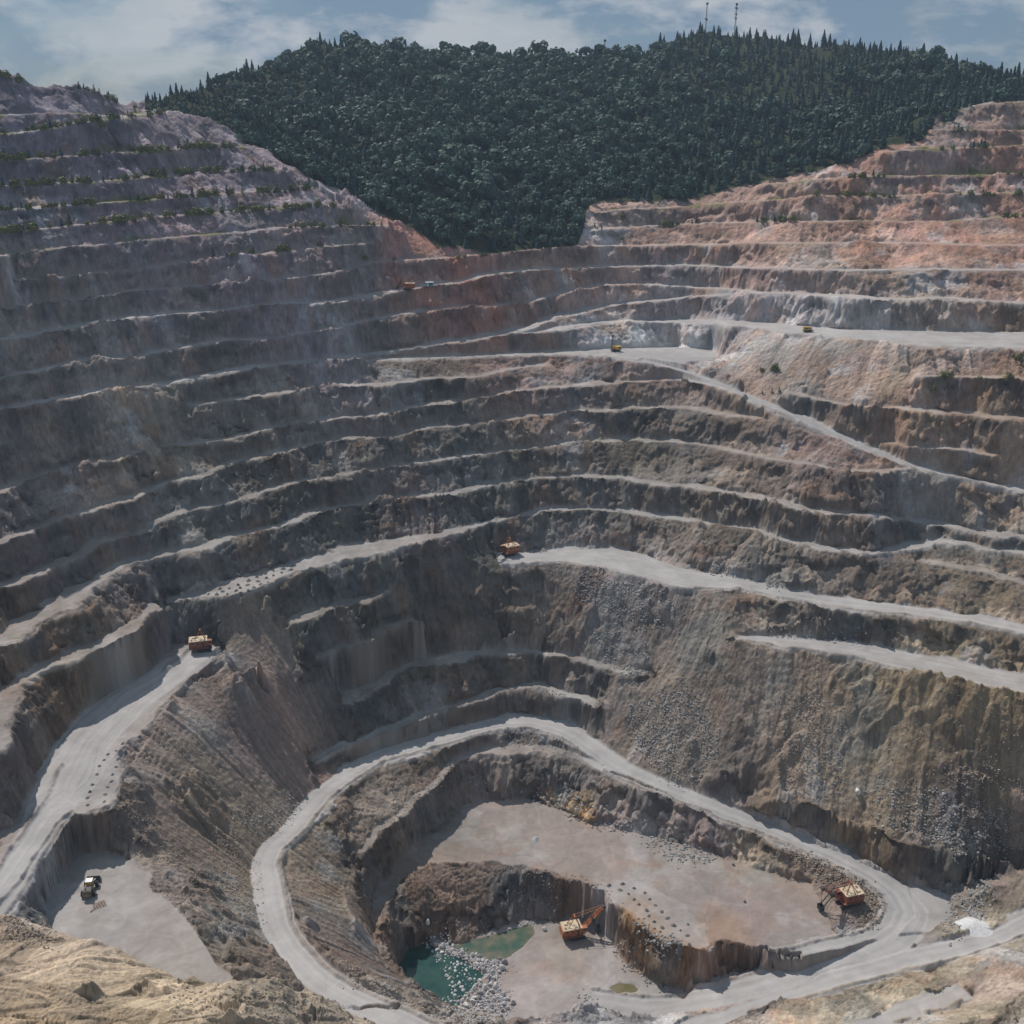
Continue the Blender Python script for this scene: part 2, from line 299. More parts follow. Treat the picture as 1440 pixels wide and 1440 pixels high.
# middle floor
Pg('533,1243 560,1220 577,1200 613,1173 663,1140 730,1117 757,1127 813,1147 847,1153 897,1177 960,1190 1043,1215 1093,1228 1137,1237 1150,1270 1175,1312 1215,1318 1235,1318 1185,1334 1127,1347 1060,1336 1003,1327 995,1340 975,1342 950,1335 913,1307 887,1280 863,1262 813,1247 780,1233 713,1220 660,1215 613,1215 580,1227 543,1273 532,1300 526,1300 524,1270', 19, 0.0, 0.0)
Lc('620,1428 590,1404 547,1368 528,1328 530,1306 543,1274 580,1228 613,1216 660,1216 713,1221 780,1234 813,1248 863,1263 887,1281 913,1308 950,1336 975,1343', 19, 1)
Lc('975,1343 1003,1328 1030,1330 1060,1337 1100,1345 1127,1350', [(975,19),(1060,18.5),(1127,17)], 1)
Lc('990,1380 1030,1368 1080,1358 1125,1354', [(990,5),(1125,14)], 0)
# pool level
Pg('563,1365 577,1330 610,1318 640,1325 660,1322 690,1312 720,1300 750,1297 780,1303 800,1293 850,1300 870,1320 880,1345 900,1372 950,1395 975,1398 960,1412 880,1440 740,1475 640,1440 600,1410 572,1388', 0, 0.0, 0.25)
# dug talus under the crest on the pool side
Lc('600,1300 640,1290 670,1285', 6, 0.5)
# near right: road, berms
Q('940,1470 1000,1444 1100,1414 1200,1388 1300,1362 1400,1335 1440,1318 1510,1295', '935,1446 960,1437 1027,1418 1127,1385 1167,1365 1243,1342 1327,1324 1393,1310 1440,1284 1510,1265', [(935,5),(1027,8),(1127,12),(1243,18.5),(1327,22),(1440,27),(1510,30)], 1.0)
Lc('1000,1460 1100,1425 1180,1408 1270,1375', [(1000,9),(1270,21)], 0.5)
Lc('1100,1490 1200,1440 1300,1405 1380,1360 1440,1335 1510,1310', [(1100,14),(1300,23),(1510,32)], 1)
Q('1120,1500 1200,1462 1300,1432 1370,1405', '1090,1480 1180,1445 1270,1415 1350,1388', [(1100,14),(1370,24)], 0.8)
Lc('1240,1500 1330,1450 1400,1425 1440,1400 1510,1370', [(1240,27),(1510,38)], 1)
Q('1300,1520 1400,1470 1510,1430', '1280,1490 1370,1450 1500,1405', [(1280,26),(1510,36)], 0.3)
# near left: ochre shoulder
Lc('-60,1290 0,1285 30,1296 60,1310 92,1328 130,1322 160,1327 185,1352 205,1357 245,1372 285,1384 330,1390 380,1392 428,1396 440,1410 450,1440 452,1480', [(-60,126),(92,121),(200,115),(330,108),(430,102)], 1, 1.2)
Pg('-120,1520 -60,1400 0,1370 100,1390 200,1420 300,1440 380,1450 420,1500 380,1700 0,1700', [(-120,136),(450,115)], 1, 0.0, flat=0)
Lc('436,1406 480,1413 547,1431 640,1438 740,1450 800,1434 850,1420 900,1426', [(455,66),(560,60),(740,36),(850,10),(900,5)], 1, 1.0)

for _, fn in sorted(DEFER, key=lambda q: -q[0]): fn()

# ---- harmonic fill (multi-resolution) of heights and face position
def solve(V, M):
    lv = [(V, M)]
    while min(lv[-1][0].shape) > 60:
        v, m = lv[-1]; a, b = v.shape[0] // 2 * 2, v.shape[1] // 2 * 2
        vv = (v * m)[:a, :b].reshape(a // 2, 2, b // 2, 2).sum((1, 3)); mm = m[:a, :b].reshape(a // 2, 2, b // 2, 2).sum((1, 3))
        lv.append((np.where(mm > 0, vv / np.maximum(mm, 1), 0).astype(np.float32), mm > 0))
    u = np.full(lv[-1][0].shape, lv[-1][0][lv[-1][1]].mean(), np.float32)
    for k in range(len(lv) - 1, -1, -1):
        v, m = lv[k]
        if u.shape != v.shape:
            u2 = np.repeat(np.repeat(u, 2, 0), 2, 1); u = np.empty(v.shape, np.float32)
            u[:] = np.pad(u2, ((0, v.shape[0] - u2.shape[0]), (0, v.shape[1] - u2.shape[1])), 'edge')
        u[m] = v[m]
        for _ in range((80, 100, 120, 160, 200, 300)[min(k, 5)]):
            a = np.pad(u, 1, 'edge'); un = a[:-2, 1:-1]; un = un + a[2:, 1:-1]; un += a[1:-1, :-2]; un += a[1:-1, 2:]; un *= 0.25
            u = np.where(m, v, un)
    return u
Z = solve(ZC, MK); T = solve(TC, MK)
def blur(a, n):
    for _ in range(n):
        p = np.pad(a, 1, 'edge'); a = 0.5 * p[1:-1, 1:-1] + 0.125 * (p[:-2, 1:-1] + p[2:, 1:-1] + p[1:-1, :-2] + p[1:-1, 2:])
    return a
gi, gj = np.gradient(Z); ti, tj = np.gradient(T)
gz = np.hypot(gi, gj); gt = np.hypot(ti, tj)
HL = np.clip(blur(gz, 3) / (blur(gt, 3) + 0.004), 0, 26).astype(np.float32)
RI = np.exp(RH0 + D * np.arange(NR, dtype=np.float32))[:, None]
TJ = (TH0 + D * np.arange(NT, dtype=np.float32))[None, :]
X = RI * np.sin(TJ); Y = RI * np.cos(TJ)
TAB = rng.random((256, 256)).astype(np.float32) * 2 - 1
def vn(x, y, sd=0):
    xi = np.floor(x); yi = np.floor(y); fx = (x - xi).astype(np.float32); fy = (y - yi).astype(np.float32)
    fx = fx * fx * (3 - 2 * fx); fy = fy * fy * (3 - 2 * fy)
    xi = (xi.astype(np.int32) + sd * 37) & 255; yi = (yi.astype(np.int32) + sd * 91) & 255; x1 = (xi + 1) & 255; y1 = (yi + 1) & 255
    a = TAB[yi, xi]; b = TAB[yi, x1]; c = TAB[y1, xi]; d = TAB[y1, x1]
    a = a + (b - a) * fx; c = c + (d - c) * fx
    return a + (c - a) * fy
def fbm(x, y, wl, o, sd=0, g=0.5):
    r = 0; a = 1.0
    for k in range(o): r = r + a * vn(x / wl, y / wl, sd + k); wl /= 2.03; a *= g
    return r
# cliff over talus: reshape each face
tal = np.clip(0.48 + 0.40 * fbm(X, Y, 34, 2, 3) + 0.30 * (1 - 2.2 * np.abs(vn(X / 13, Y / 13, 6))), 0.05, 0.88)
LONG = np.clip((blur(HL, 12) - 17) / 7, 0, 1); TJ0 = (TH0 + D * np.arange(NT, dtype=np.float32))[None, :]; LONG = LONG * (1 - 0.85 * ((TJ0 < -.22) & (Z > 172) & (Z < 216))); LONG = LONG * (1 - 0.75 * ((TJ0 > -.22) & (TJ0 < .03) & (Z > 80) & (Z < 122))); tal = np.maximum(tal, LONG * 0.93)
k1 = 0.28 + 0.42 * tal + 0.26 * LONG                          # share of the height under talus
brk = 0.78 * tal + 0.05
g = np.where(T < brk, k1 * T / brk * 0.9, np.where(T < brk + 0.30 * (1 - brk) + 0.08, 0, 0))
up = np.clip((T - brk) / np.maximum((1 - brk) * 0.75, 0.05), 0, 1)
g = np.where(T < brk, k1 * (T / brk), k1 + (1 - k1) * up)
hill = (Y > 2000)
Z2 = Z + np.where(MK, 0, np.minimum(HL, 15.0) * (g - T) * 0.85)
# ragged edges: warp the lookup
roadm = np.clip(blur((ROAD > 0.7).astype(np.float32), 14) * 2.2, 0, 1)
amp = (1 - 0.85 * roadm) * (1 - 0.82 * blur(LONG, 8)) * np.clip((RI - 230) / 120, 0.2, 1)
wx = fbm(X, Y, 26, 5, 11, 0.66) * 3.4 * amp; wy = fbm(X, Y, 26, 5, 29, 0.66) * 3.4 * amp
def lookup(x, y):
    rh = (np.log(np.hypot(x, y)) - RH0) / D; th = (np.arctan2(x, y) - TH0) / D
    i = np.clip(rh, 0, NR - 1.001); j = np.clip(th, 0, NT - 1.001)
    return i, j
def bil(A, i, j):
    i0 = i.astype(np.int32); j0 = j.astype(np.int32); fi = (i - i0).astype(np.float32); fj = (j - j0).astype(np.float32)
    i1 = np.minimum(i0 + 1, A.shape[0] - 1); j1 = np.minimum(j0 + 1, A.shape[1] - 1)
    return (A[i0, j0] * (1 - fj) + A[i0, j1] * fj) * (1 - fi) + (A[i1, j0] * (1 - fj) + A[i1, j1] * fj) * fi
wi, wj = lookup(X + wx, Y + wy)
ZW = bil(Z2, wi, wj); LNW = bil(LONG.astype(np.float32), wi, wj); TLW = bil(np.clip((brk - T) / 0.10, 0, 1).astype(np.float32), wi, wj); TW = bil(np.where(MK, -1, T), wi, wj); RW = bil(blur(ROAD, 1), wi, wj); AW = bil(ACR, wi, wj); BW = bil(blur(BRM, 1), wi, wj); FW = bil(blur((MK & (FLAT > 0)).astype(np.float32), 2), wi, wj)
face = 1 - np.clip(FW * 1.2, 0, 1)
# ---------------------------------------------------------------- relief: ribs, gullies, rubble
rib = fbm(X, Y, 15, 5, 41, 0.6)
rdg = 1 - np.abs(fbm(X + 2 * rib, Y, 9, 3, 61, 0.55)) * 1.6
steep = (1 - 0.75 * LNW) * np.clip((blur(np.hypot(*np.gradient(ZW)), 2) / (RI * D) - 0.90) / 0.8, 0, 1).astype(np.float32)
big = fbm(X, Y, 42, 3, 47, 0.55)
ZW = ZW + face * ((0.02 + 0.98 * steep) * 1.0 * rib + 1.0 * rdg * steep + 2.2 * big * np.clip(HL / 14, 0.2, 1.0))
OUTC = np.clip((fbm(X, Y, 26, 4, 371, .55) - .30) * 3, 0, 1) * face * LNW
ZW = ZW + face * LNW * .45 * np.clip(X / 40, .12, 1) * fbm(X, Y, 6.5, 4, 391, .75)
ZW = ZW + OUTC * (2.6 + 1.6 * rdg + 1.2 * rib)
ZW = ZW + face * 0.5 * (1 - steep) * np.clip(fbm(X, Y, 24, 3, 55, .6) - .25, 0, 1) * fbm(X, Y, 4.5, 3, 57, .7) * 3 * (1 - .6 * LNW)
ZW = ZW + face * (0.10 + 0.35 * steep) * fbm(X, Y, 3.2, 3, 77, 0.7) + (1 - face) * (0.10 + 0.10 * (1 - roadm)) * fbm(X, Y, 7, 4, 83, 0.6)
# downslope streaks: white noise dragged along the fall line
gi, gj = np.gradient(blur(ZW, 6)); gm = np.hypot(gi, gj) + 1e-4; gi /= gm; gj /= gm
I0, J0 = np.meshgrid(np.arange(NR, dtype=np.float32), np.arange(NT, dtype=np.float32), indexing='ij')
def lic(noise, n, st):
    acc = noise.copy()
    for sg in (1, -1):
        pi, pj = I0.copy(), J0.copy()
        for k in range(n):
            a = np.clip(pi, 0, NR - 1).astype(np.int32); b = np.clip(pj, 0, NT - 1).astype(np.int32)
            pi += sg * st * gi[a, b]; pj += sg * st * gj[a, b]
            acc += noise[np.clip(pi, 0, NR - 1).astype(np.int32), np.clip(pj, 0, NT - 1).astype(np.int32)]
    return acc / math.sqrt(2 * n + 1)
wn = rng.standard_normal((NR, NT)).astype(np.float32)
ST1 = lic(wn, 16, 1.3); ST1 /= ST1.std()
w2 = blur(rng.standard_normal((NR, NT)).astype(np.float32), 10); w2 /= w2.std()
ST2 = lic(w2, 20, 2.6); ST2 /= ST2.std()
w3 = blur(rng.standard_normal((NR, NT)).astype(np.float32), 60); w3 /= w3.std()
ST3 = lic(w3, 16, 5.0); ST3 /= ST3.std()
ST = np.clip(0.55 * ST1 + 0.7 * ST2, -2.5, 2.5)
PXM = RI * D                                   # metres per cell
ZW = ZW + face * (1 - 0.75 * steep) * np.clip(PXM, 0.35, 0.9) * (0.42 * ST + 0.65 * ST2) * np.clip(.45 + (20 - X) / 60 * .55, .45, 1) + face * 0.6 * ST3 * np.clip(HL / 14, .3, 1) * (1 - .3 * LNW)
ZW = ZW + BW * (0.9 + 0.5 * fbm(X, Y, 5, 3, 363, .7))
# pond hollows
def hollow(s, z, dep):
    P = line(s, z); i, j = tg(P); i0, i1, j0, j1 = int(i.min()), int(i.max()) + 2, int(j.min()), int(j.max()) + 2
    I, J = np.meshgrid(np.arange(i0, i1), np.arange(j0, j1), indexing='ij')
    m = inside(list(zip(i, j)), I.astype(float), J.astype(float)); full = np.zeros((NR, NT), np.float32); full[i0:i1, j0:j1] = m
    return blur(full, 5) * dep
POND = '560,1360 575,1332 600,1325 618,1335 640,1345 658,1352 668,1362 680,1370 665,1385 650,1400 642,1420 612,1418 588,1405 568,1385'
POOL2 = '630,1328 655,1325 690,1316 725,1305 748,1300 752,1312 735,1330 715,1345 690,1350 660,1342'
PUD = '858,1388 872,1382 892,1385 898,1392 885,1398 862,1396'
HOL = np.maximum(np.maximum(hollow(POND, 0, 3.0), hollow(POOL2, 0, 1.2)), hollow(PUD, 0, 0.7))
ZW = np.where(HOL > 0.05, np.minimum(ZW, 1.0), ZW) - HOL
# ---------------------------------------------------------------- rock colours (rock by zone; upper walls left of centre lightened as if sunlit)
ZONES = [  # px, py, height or -distance, reach in m, r, g, b
 (60,180,-700,90,.20,.19,.22),(250,190,-780,90,.22,.19,.21),(150,300,290,80,.23,.21,.24),(420,300,290,70,.27,.22,.23),(250,325,280,60,.31,.22,.21),
 (60,350,278,60,.25,.24,.26),(350,350,270,60,.27,.26,.28),(170,400,260,40,.30,.31,.33),(80,440,245,60,.25,.23,.17),(330,420,250,50,.22,.20,.14),(480,400,245,50,.24,.19,.17),
 (640,370,248,45,.36,.20,.16),(720,410,240,45,.30,.20,.16),(560,450,230,50,.24,.21,.17),(400,500,220,60,.25,.21,.17),(150,520,218,60,.24,.22,.18),
 (60,600,200,60,.22,.20,.18),(220,590,195,40,.30,.25,.20),(120,640,185,40,.27,.22,.18),(470,520,200,22,.34,.34,.36),
 (900,300,-800,80,.38,.28,.24),(1050,290,-790,70,.40,.29,.25),(1300,230,-800,60,.42,.25,.19),(1400,170,-850,70,.42,.27,.22),(1250,300,-760,70,.37,.31,.25),
 (1400,330,-740,50,.26,.19,.15),(1200,350,262,60,.36,.31,.27),(1000,360,260,60,.33,.26,.23),(1130,400,245,60,.38,.33,.30),(1380,400,245,50,.27,.22,.18),
 (1080,440,219,30,.58,.60,.65),(1150,442,220,36,.62,.64,.68),(1220,445,220,34,.58,.59,.61),(1080,440,219,30,.58,.60,.65),(1150,442,220,36,.62,.64,.68),(1220,445,220,34,.58,.59,.61),(1080,440,219,30,.58,.60,.65),(1150,442,220,36,.62,.64,.68),(1220,445,220,34,.58,.59,.61),(1290,445,220,34,.50,.50,.51),(890,472,199,34,.58,.64,.72),(950,470,198,34,.62,.67,.74),(1010,478,196,28,.60,.63,.69),(890,472,199,34,.58,.64,.72),(950,470,198,34,.62,.67,.74),(1010,478,196,28,.60,.63,.69),(1350,450,228,40,.42,.41,.42),(850,420,228,40,.29,.22,.19),
 (650,490,205,50,.25,.22,.19),(780,490,205,30,.26,.25,.25),(1100,520,205,55,.37,.29,.24),(1300,540,200,60,.35,.26,.20),(1400,600,180,60,.30,.20,.15),(1250,600,180,50,.28,.21,.17),
 (1060,560,190,35,.34,.29,.24),(900,550,185,50,.22,.20,.18),(600,560,185,60,.15,.15,.15),(350,600,180,50,.15,.15,.155),(450,640,165,60,.12,.145,.15),(650,620,165,60,.11,.14,.14),
 (300,720,145,60,.13,.14,.15),(80,700,165,50,.16,.15,.15),(100,800,145,50,.15,.15,.155),(700,700,135,60,.13,.13,.125),(520,760,130,50,.12,.13,.13),(800,650,150,50,.17,.16,.15),
 (1000,650,160,50,.22,.20,.17),(1120,640,160,40,.20,.20,.20),(1260,700,150,50,.17,.14,.125),(1400,700,150,50,.30,.26,.21),(1100,740,130,50,.21,.19,.165),(1350,760,130,40,.27,.25,.22),
 (900,700,130,40,.17,.165,.155),(950,780,112,40,.25,.23,.21),(1200,820,110,50,.22,.205,.18),(1400,850,105,50,.22,.19,.16),(800,750,112,30,.20,.20,.20),
 (80,880,130,40,.19,.16,.135),(20,1080,110,30,.20,.15,.12),(80,960,110,30,.24,.17,.11),(270,880,110,30,.17,.155,.14),(620,800,95,40,.21,.18,.15),(700,850,90,30,.22,.19,.155),
 (560,890,80,40,.15,.13,.11),(370,850,110,25,.22,.19,.14),(850,850,85,40,.26,.22,.19),(920,860,85,25,.27,.26,.27),(900,960,60,30,.21,.20,.195),(960,950,70,40,.27,.235,.19),
 (1100,880,95,30,.20,.19,.17),(1300,920,95,30,.21,.18,.14),(1100,1000,70,50,.27,.22,.17),(1250,1050,60,50,.31,.255,.185),(1400,1050,60,50,.34,.28,.18),(1020,1040,55,40,.24,.22,.20),
 (1150,1100,50,30,.26,.22,.18),(1350,1200,35,30,.15,.135,.115),(400,1000,80,40,.22,.19,.165),(300,1080,85,40,.23,.205,.18),(350,1150,70,30,.26,.225,.17),(300,1260,75,40,.23,.20,.17),
 (400,1060,60,25,.25,.19,.17),(250,1320,80,20,.26,.225,.17),(550,1110,40,30,.22,.20,.175),(430,1250,50,20,.19,.175,.155),(600,960,60,30,.18,.15,.125),
 (620,1130,28,20,.15,.125,.10),(820,1110,25,20,.19,.18,.17),(1000,1180,22,20,.19,.185,.18),(1080,1210,22,14,.29,.25,.19),(700,1180,19,30,.27,.245,.235),(850,1200,19,30,.275,.245,.235),(1050,1270,19,35,.27,.235,.225),
 (790,1142,19,5,.42,.28,.14),(830,1155,19,5,.42,.28,.14),(660,1260,9,25,.24,.185,.15),(780,1260,8,12,.20,.14,.10),(900,1290,8,10,.32,.20,.10),(940,1340,8,10,.34,.22,.12),(1010,1340,12,14,.30,.20,.12),
 (800,1350,0,30,.33,.32,.33),(760,1320,0,12,.27,.235,.19),(880,1350,0,10,.24,.22,.18),(530,1260,15,10,.17,.145,.12),(560,1390,25,10,.23,.18,.155),(500,1330,40,15,.21,.175,.155),
 (40,1340,122,18,.46,.40,.32),(100,1380,125,20,.47,.40,.31),(50,1430,130,16,.48,.40,.29),(250,1410,110,22,.47,.41,.31),(380,1420,100,18,.42,.39,.33),(480,1425,62,12,.34,.31,.26),(600,1435,48,12,.30,.28,.25),
 (1050,1420,12,16,.30,.28,.26),(1200,1430,18,16,.36,.33,.27),(1350,1400,28,16,.37,.34,.27),(1430,1330,32,12,.38,.35,.29),(1340,1310,21,10,.30,.29,.30),(160,1290,87,30,.27,.265,.28),(120,1180,98,14,.17,.155,.14)]
acc = np.zeros((NR, NT, 3), np.float32); ws = np.full((NR, NT), 1e-5, np.float32)
acc += np.array([.24, .21, .19], np.float32) * 1e-5
cx = X + 14 * fbm(X, Y, 60, 3, 101); cy = Y + 20 * fbm(X, Y, 60, 3, 131)
for (px, py, zz, sg, r_, g_, b_) in ZONES:
    q = wp(px, py, zz); sg = sg * 0.72
    ri, rj = tg(np.array(q)); rr = 3.3 * sg / math.hypot(q[0], q[1]) / D
    a0, a1, b0, b1 = int(max(ri - rr - 30, 0)), int(min(ri + rr + 30, NR)), int(max(rj - rr - 30, 0)), int(min(rj + rr + 30, NT))
    if a1 <= a0 or b1 <= b0: continue
    d2 = ((cx[a0:a1, b0:b1] - q[0]) ** 2 + (cy[a0:a1, b0:b1] - q[1]) ** 2) / (sg * sg)
    ww = np.exp(-d2 * 0.9) / sg ** 0.8
    acc[a0:a1, b0:b1] += ww[..., None] * np.array([r_, g_, b_], np.float32); ws[a0:a1, b0:b1] += ww
ALB = acc / ws[..., None]
lum = ALB.mean(2, keepdims=True); ALB = np.clip(lum + (ALB - lum) * 1.15, .02, .8) * np.array([.95, .88, .84], np.float32)
def hue(A, c, wl, sd, th, k):
    m = (np.clip((RI - 290) / 40, 0, 1) * np.clip((fbm(X, Y, wl, 4, sd, .6) + 0.25 * ST3 * .3 - th) * 2.2, 0, 1))[..., None] * k
    return A * (1 - m) + m * np.array(c, np.float32) * (lum / .215)
ALB = hue(ALB, (.27, .235, .135), 38, 301, .3, .16); ALB = hue(ALB, (.27, .195, .19), 46, 311, .3, .35); ALB = hue(ALB, (.165, .20, .205), 34, 321, .3, .35)
ALB = hue(ALB, (.33, .33, .34), 20, 331, .6, .5); ALB = hue(ALB, (.26, .155, .10), 15, 341, .6, .45)
tfine = np.clip(1 - steep * 1.3, 0, 1)
var = 1 + 0.14 * fbm(X, Y, 40, 4, 151) + 0.18 * fbm(X, Y, 11, 4, 161, .6)
talm = np.maximum(TLW, LNW) * face * (0.35 + 0.65 * tfine) * (1 - 0.8 * OUTC)
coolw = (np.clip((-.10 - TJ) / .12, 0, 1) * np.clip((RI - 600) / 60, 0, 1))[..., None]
left_sun = np.clip((.05 - TJ) / .15, 0, 1) * np.clip((ZW - 150) / 30, 0, 1)
ALB = ALB * (1 + .16 * left_sun)[..., None]  # sunlight on the upper left walls put into their rock colour
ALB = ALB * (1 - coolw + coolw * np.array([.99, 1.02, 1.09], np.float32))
alo = TJ * RI; sk = alo + ZW * 0.35
blk = vn(sk / 5.5, ZW / 3.4, 31) + .8 * vn(sk / 2.4, ZW / 1.8, 33) + .6 * vn(alo / 11, ZW / 6, 37)
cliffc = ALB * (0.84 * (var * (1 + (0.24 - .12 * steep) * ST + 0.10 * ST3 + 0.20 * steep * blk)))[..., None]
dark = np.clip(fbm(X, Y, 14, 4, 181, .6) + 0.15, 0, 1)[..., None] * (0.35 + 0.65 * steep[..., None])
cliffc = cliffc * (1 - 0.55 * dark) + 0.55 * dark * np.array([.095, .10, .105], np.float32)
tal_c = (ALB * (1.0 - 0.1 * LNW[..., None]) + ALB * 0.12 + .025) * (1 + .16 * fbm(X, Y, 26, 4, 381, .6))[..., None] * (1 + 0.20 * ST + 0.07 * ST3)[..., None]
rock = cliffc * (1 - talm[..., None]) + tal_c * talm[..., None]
AW_on = (AW > 1)
dust = np.clip(RW, 0, 1) * np.clip((1.25 - steep * 2.0), 0, 1) * (1 - 0.75 * np.clip(BW, 0, 1))
dn = fbm(X, Y, 9, 4, 191, .6)
lane = vn(AW * 0.9, AW * 0 + 3.3, 5) * 0.6 + vn(AW * 2.3 + X * 0.01, AW * 0 + Y * 0.01, 9) * 0.4
dustc = np.array([.365, .352, .345], np.float32) * (1 + 0.22 * lane * AW_on + 0.09 * dn + 0.06 * fbm(X, Y, 40, 2, 201))[..., None]
flatc = (ALB * 0.72 + np.array([.30, .265, .235], np.float32) * 0.32)
pale = np.clip(fbm(X, Y, 30, 5, 351, .62) * 1.4 - .5, 0, 1)[..., None] * .5
ruts = np.clip(1 - np.abs(vn(X / 24, Y / 24, 61) + .25 * vn(X / 9, Y / 9, 62)) * 16, 0, 1) - np.clip(1 - np.abs(vn(X / 19, Y / 19, 66) + .2 * vn(X / 8, Y / 8, 67)) * 18, 0, 1) + .6 * np.clip(1 - np.abs(vn(X / 33 + .1, Y / 33, 71)) * 24, 0, 1)
ruts = ruts + .35 * fbm(X, Y, 3, 3, 75, .7)
flatc = flatc * (1 - pale) + pale * np.array([.40, .385, .36], np.float32)
fl = np.clip(FW * 1.2, 0, 1)[..., None]
rock = rock * (1 - fl) + flatc * fl * (1 + 0.10 * dn)[..., None]
dd = np.clip(dust * (1 + 0.5 * dn * (1 - dust)), 0, 1)[..., None]
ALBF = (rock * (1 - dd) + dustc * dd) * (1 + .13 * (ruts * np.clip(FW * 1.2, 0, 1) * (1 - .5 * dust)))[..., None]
grass = np.clip(fbm(X, Y, 16, 4, 211, .6) + 0.1, 0, 1) * np.clip((X * X + Y * Y) ** .5 / 100 - 6.2, 0, 1) * np.clip((ZW - 262) / 12, 0, 1) * (FW > 0.1) * 1.0
ALBF = ALBF * (1 - grass[..., None]) + grass[..., None] * np.array([.15, .15, .05], np.float32)
# forest floor beyond the wood's edge
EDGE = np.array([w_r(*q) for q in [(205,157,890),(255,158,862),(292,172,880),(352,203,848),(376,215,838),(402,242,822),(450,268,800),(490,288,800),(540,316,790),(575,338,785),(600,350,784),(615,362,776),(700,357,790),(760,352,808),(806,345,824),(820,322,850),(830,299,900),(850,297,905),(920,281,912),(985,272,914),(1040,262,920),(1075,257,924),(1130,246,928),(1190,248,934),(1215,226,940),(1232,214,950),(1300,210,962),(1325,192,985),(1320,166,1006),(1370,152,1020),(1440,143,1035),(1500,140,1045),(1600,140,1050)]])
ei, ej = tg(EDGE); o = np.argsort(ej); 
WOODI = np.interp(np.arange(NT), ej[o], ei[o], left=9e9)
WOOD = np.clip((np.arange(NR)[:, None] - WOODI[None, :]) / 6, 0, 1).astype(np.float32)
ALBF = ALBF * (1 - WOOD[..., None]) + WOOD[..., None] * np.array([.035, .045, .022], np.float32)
ALBF = np.clip(ALBF, 0.02, 0.75)

# ---------------------------------------------------------------- materials
def mat(name, col, rough=0.8, metal=0.0, noise=0.0, scale=2.0, bump=0.0, col2=None):
    m = bpy.data.materials.new(name); m.use_nodes = True; n = m.node_tree.nodes; l = m.node_tree.links
    b = n['Principled BSDF']; b.inputs['Roughness'].default_value = rough; b.inputs['Metallic'].default_value = metal
    b.inputs['Base Color'].default_value = (*col, 1)
    if noise or col2:
        t = n.new('ShaderNodeTexCoord'); x = n.new('ShaderNodeTexNoise'); x.inputs['Scale'].default_value = scale; x.inputs['Detail'].default_value = 6
        l.new(t.outputs['Object'], x.inputs['Vector'])
        r = n.new('ShaderNodeValToRGB'); r.color_ramp.elements[0].position = .35; r.color_ramp.elements[1].position = .68
        c2 = col2 or tuple(min(1, c * (1 + noise)) for c in col)
        r.color_ramp.elements[0].color = (*[c * (1 - noise) for c in col], 1); r.color_ramp.elements[1].color = (*c2, 1)
        l.new(x.outputs['Fac'], r.inputs[0]); l.new(r.outputs[0], b.inputs['Base Color'])
        if bump:
            bp = n.new('ShaderNodeBump'); bp.inputs['Strength'].default_value = bump; l.new(x.outputs['Fac'], bp.inputs['Height']); l.new(bp.outputs[0], b.inputs['Normal'])
    return m
def ground_mat():
    m = bpy.data.materials.new('quarry_ground'); m.use_nodes = True; n = m.node_tree.nodes; l = m.node_tree.links
    b = n['Principled BSDF']; b.inputs['Roughness'].default_value = 0.95; b.inputs['Specular IOR Level'].default_value = 0.15
    a = n.new('ShaderNodeAttribute'); a.attribute_name = 'rock'
    geo = n.new('ShaderNodeNewGeometry'); mpp = n.new('ShaderNodeMapping'); mpp.inputs['Scale'].default_value = (1, 1, 0.35)
    l.new(geo.outputs['Position'], mpp.inputs[0])
    x = n.new('ShaderNodeTexNoise'); x.inputs['Scale'].default_value = 0.45; x.inputs['Detail'].default_value = 8; x.inputs['Roughness'].default_value = 0.7
    v = n.new('ShaderNodeTexVoronoi'); v.inputs['Scale'].default_value = 0.55
    l.new(mpp.outputs[0], x.inputs['Vector']); l.new(mpp.outputs[0], v.inputs['Vector'])
    r = n.new('ShaderNodeMapRange'); r.inputs[1].default_value = .3; r.inputs[2].default_value = .7; r.inputs[3].default_value = .72; r.inputs[4].default_value = 1.28
    l.new(x.outputs['Fac'], r.inputs[0])
    mm = n.new('ShaderNodeMix'); mm.data_type = 'RGBA'; mm.blend_type = 'MULTIPLY'; mm.inputs['Factor'].default_value = 1
    ra = n.new('ShaderNodeAttribute'); ra.attribute_name = 'rough'
    lr = n.new('ShaderNodeMix'); lr.data_type = 'FLOAT'; lr.inputs['A'].default_value = 1.0
    l.new(ra.outputs['Fac'], lr.inputs['Factor']); l.new(r.outputs[0], lr.inputs['B'])
    l.new(a.outputs['Color'], mm.inputs['A']); l.new(lr.outputs['Result'], mm.inputs['B']); l.new(mm.outputs['Result'], b.inputs['Base Color'])
    ad = n.new('ShaderNodeMath'); ad.operation = 'MULTIPLY_ADD'; ad.inputs[1].default_value = 0.5; l.new(v.outputs['Distance'], ad.inputs[0]); l.new(x.outputs['Fac'], ad.inputs[2])
    bp = n.new('ShaderNodeBump'); bp.inputs['Distance'].default_value = 1.1
    bs = n.new('ShaderNodeMath'); bs.operation = 'MULTIPLY'; bs.inputs[1].default_value = 0.8; l.new(ra.outputs['Fac'], bs.inputs[0]); l.new(bs.outputs[0], bp.inputs['Strength'])
    l.new(ad.outputs[0], bp.inputs['Height']); l.new(bp.outputs[0], b.inputs['Normal'])
    return m
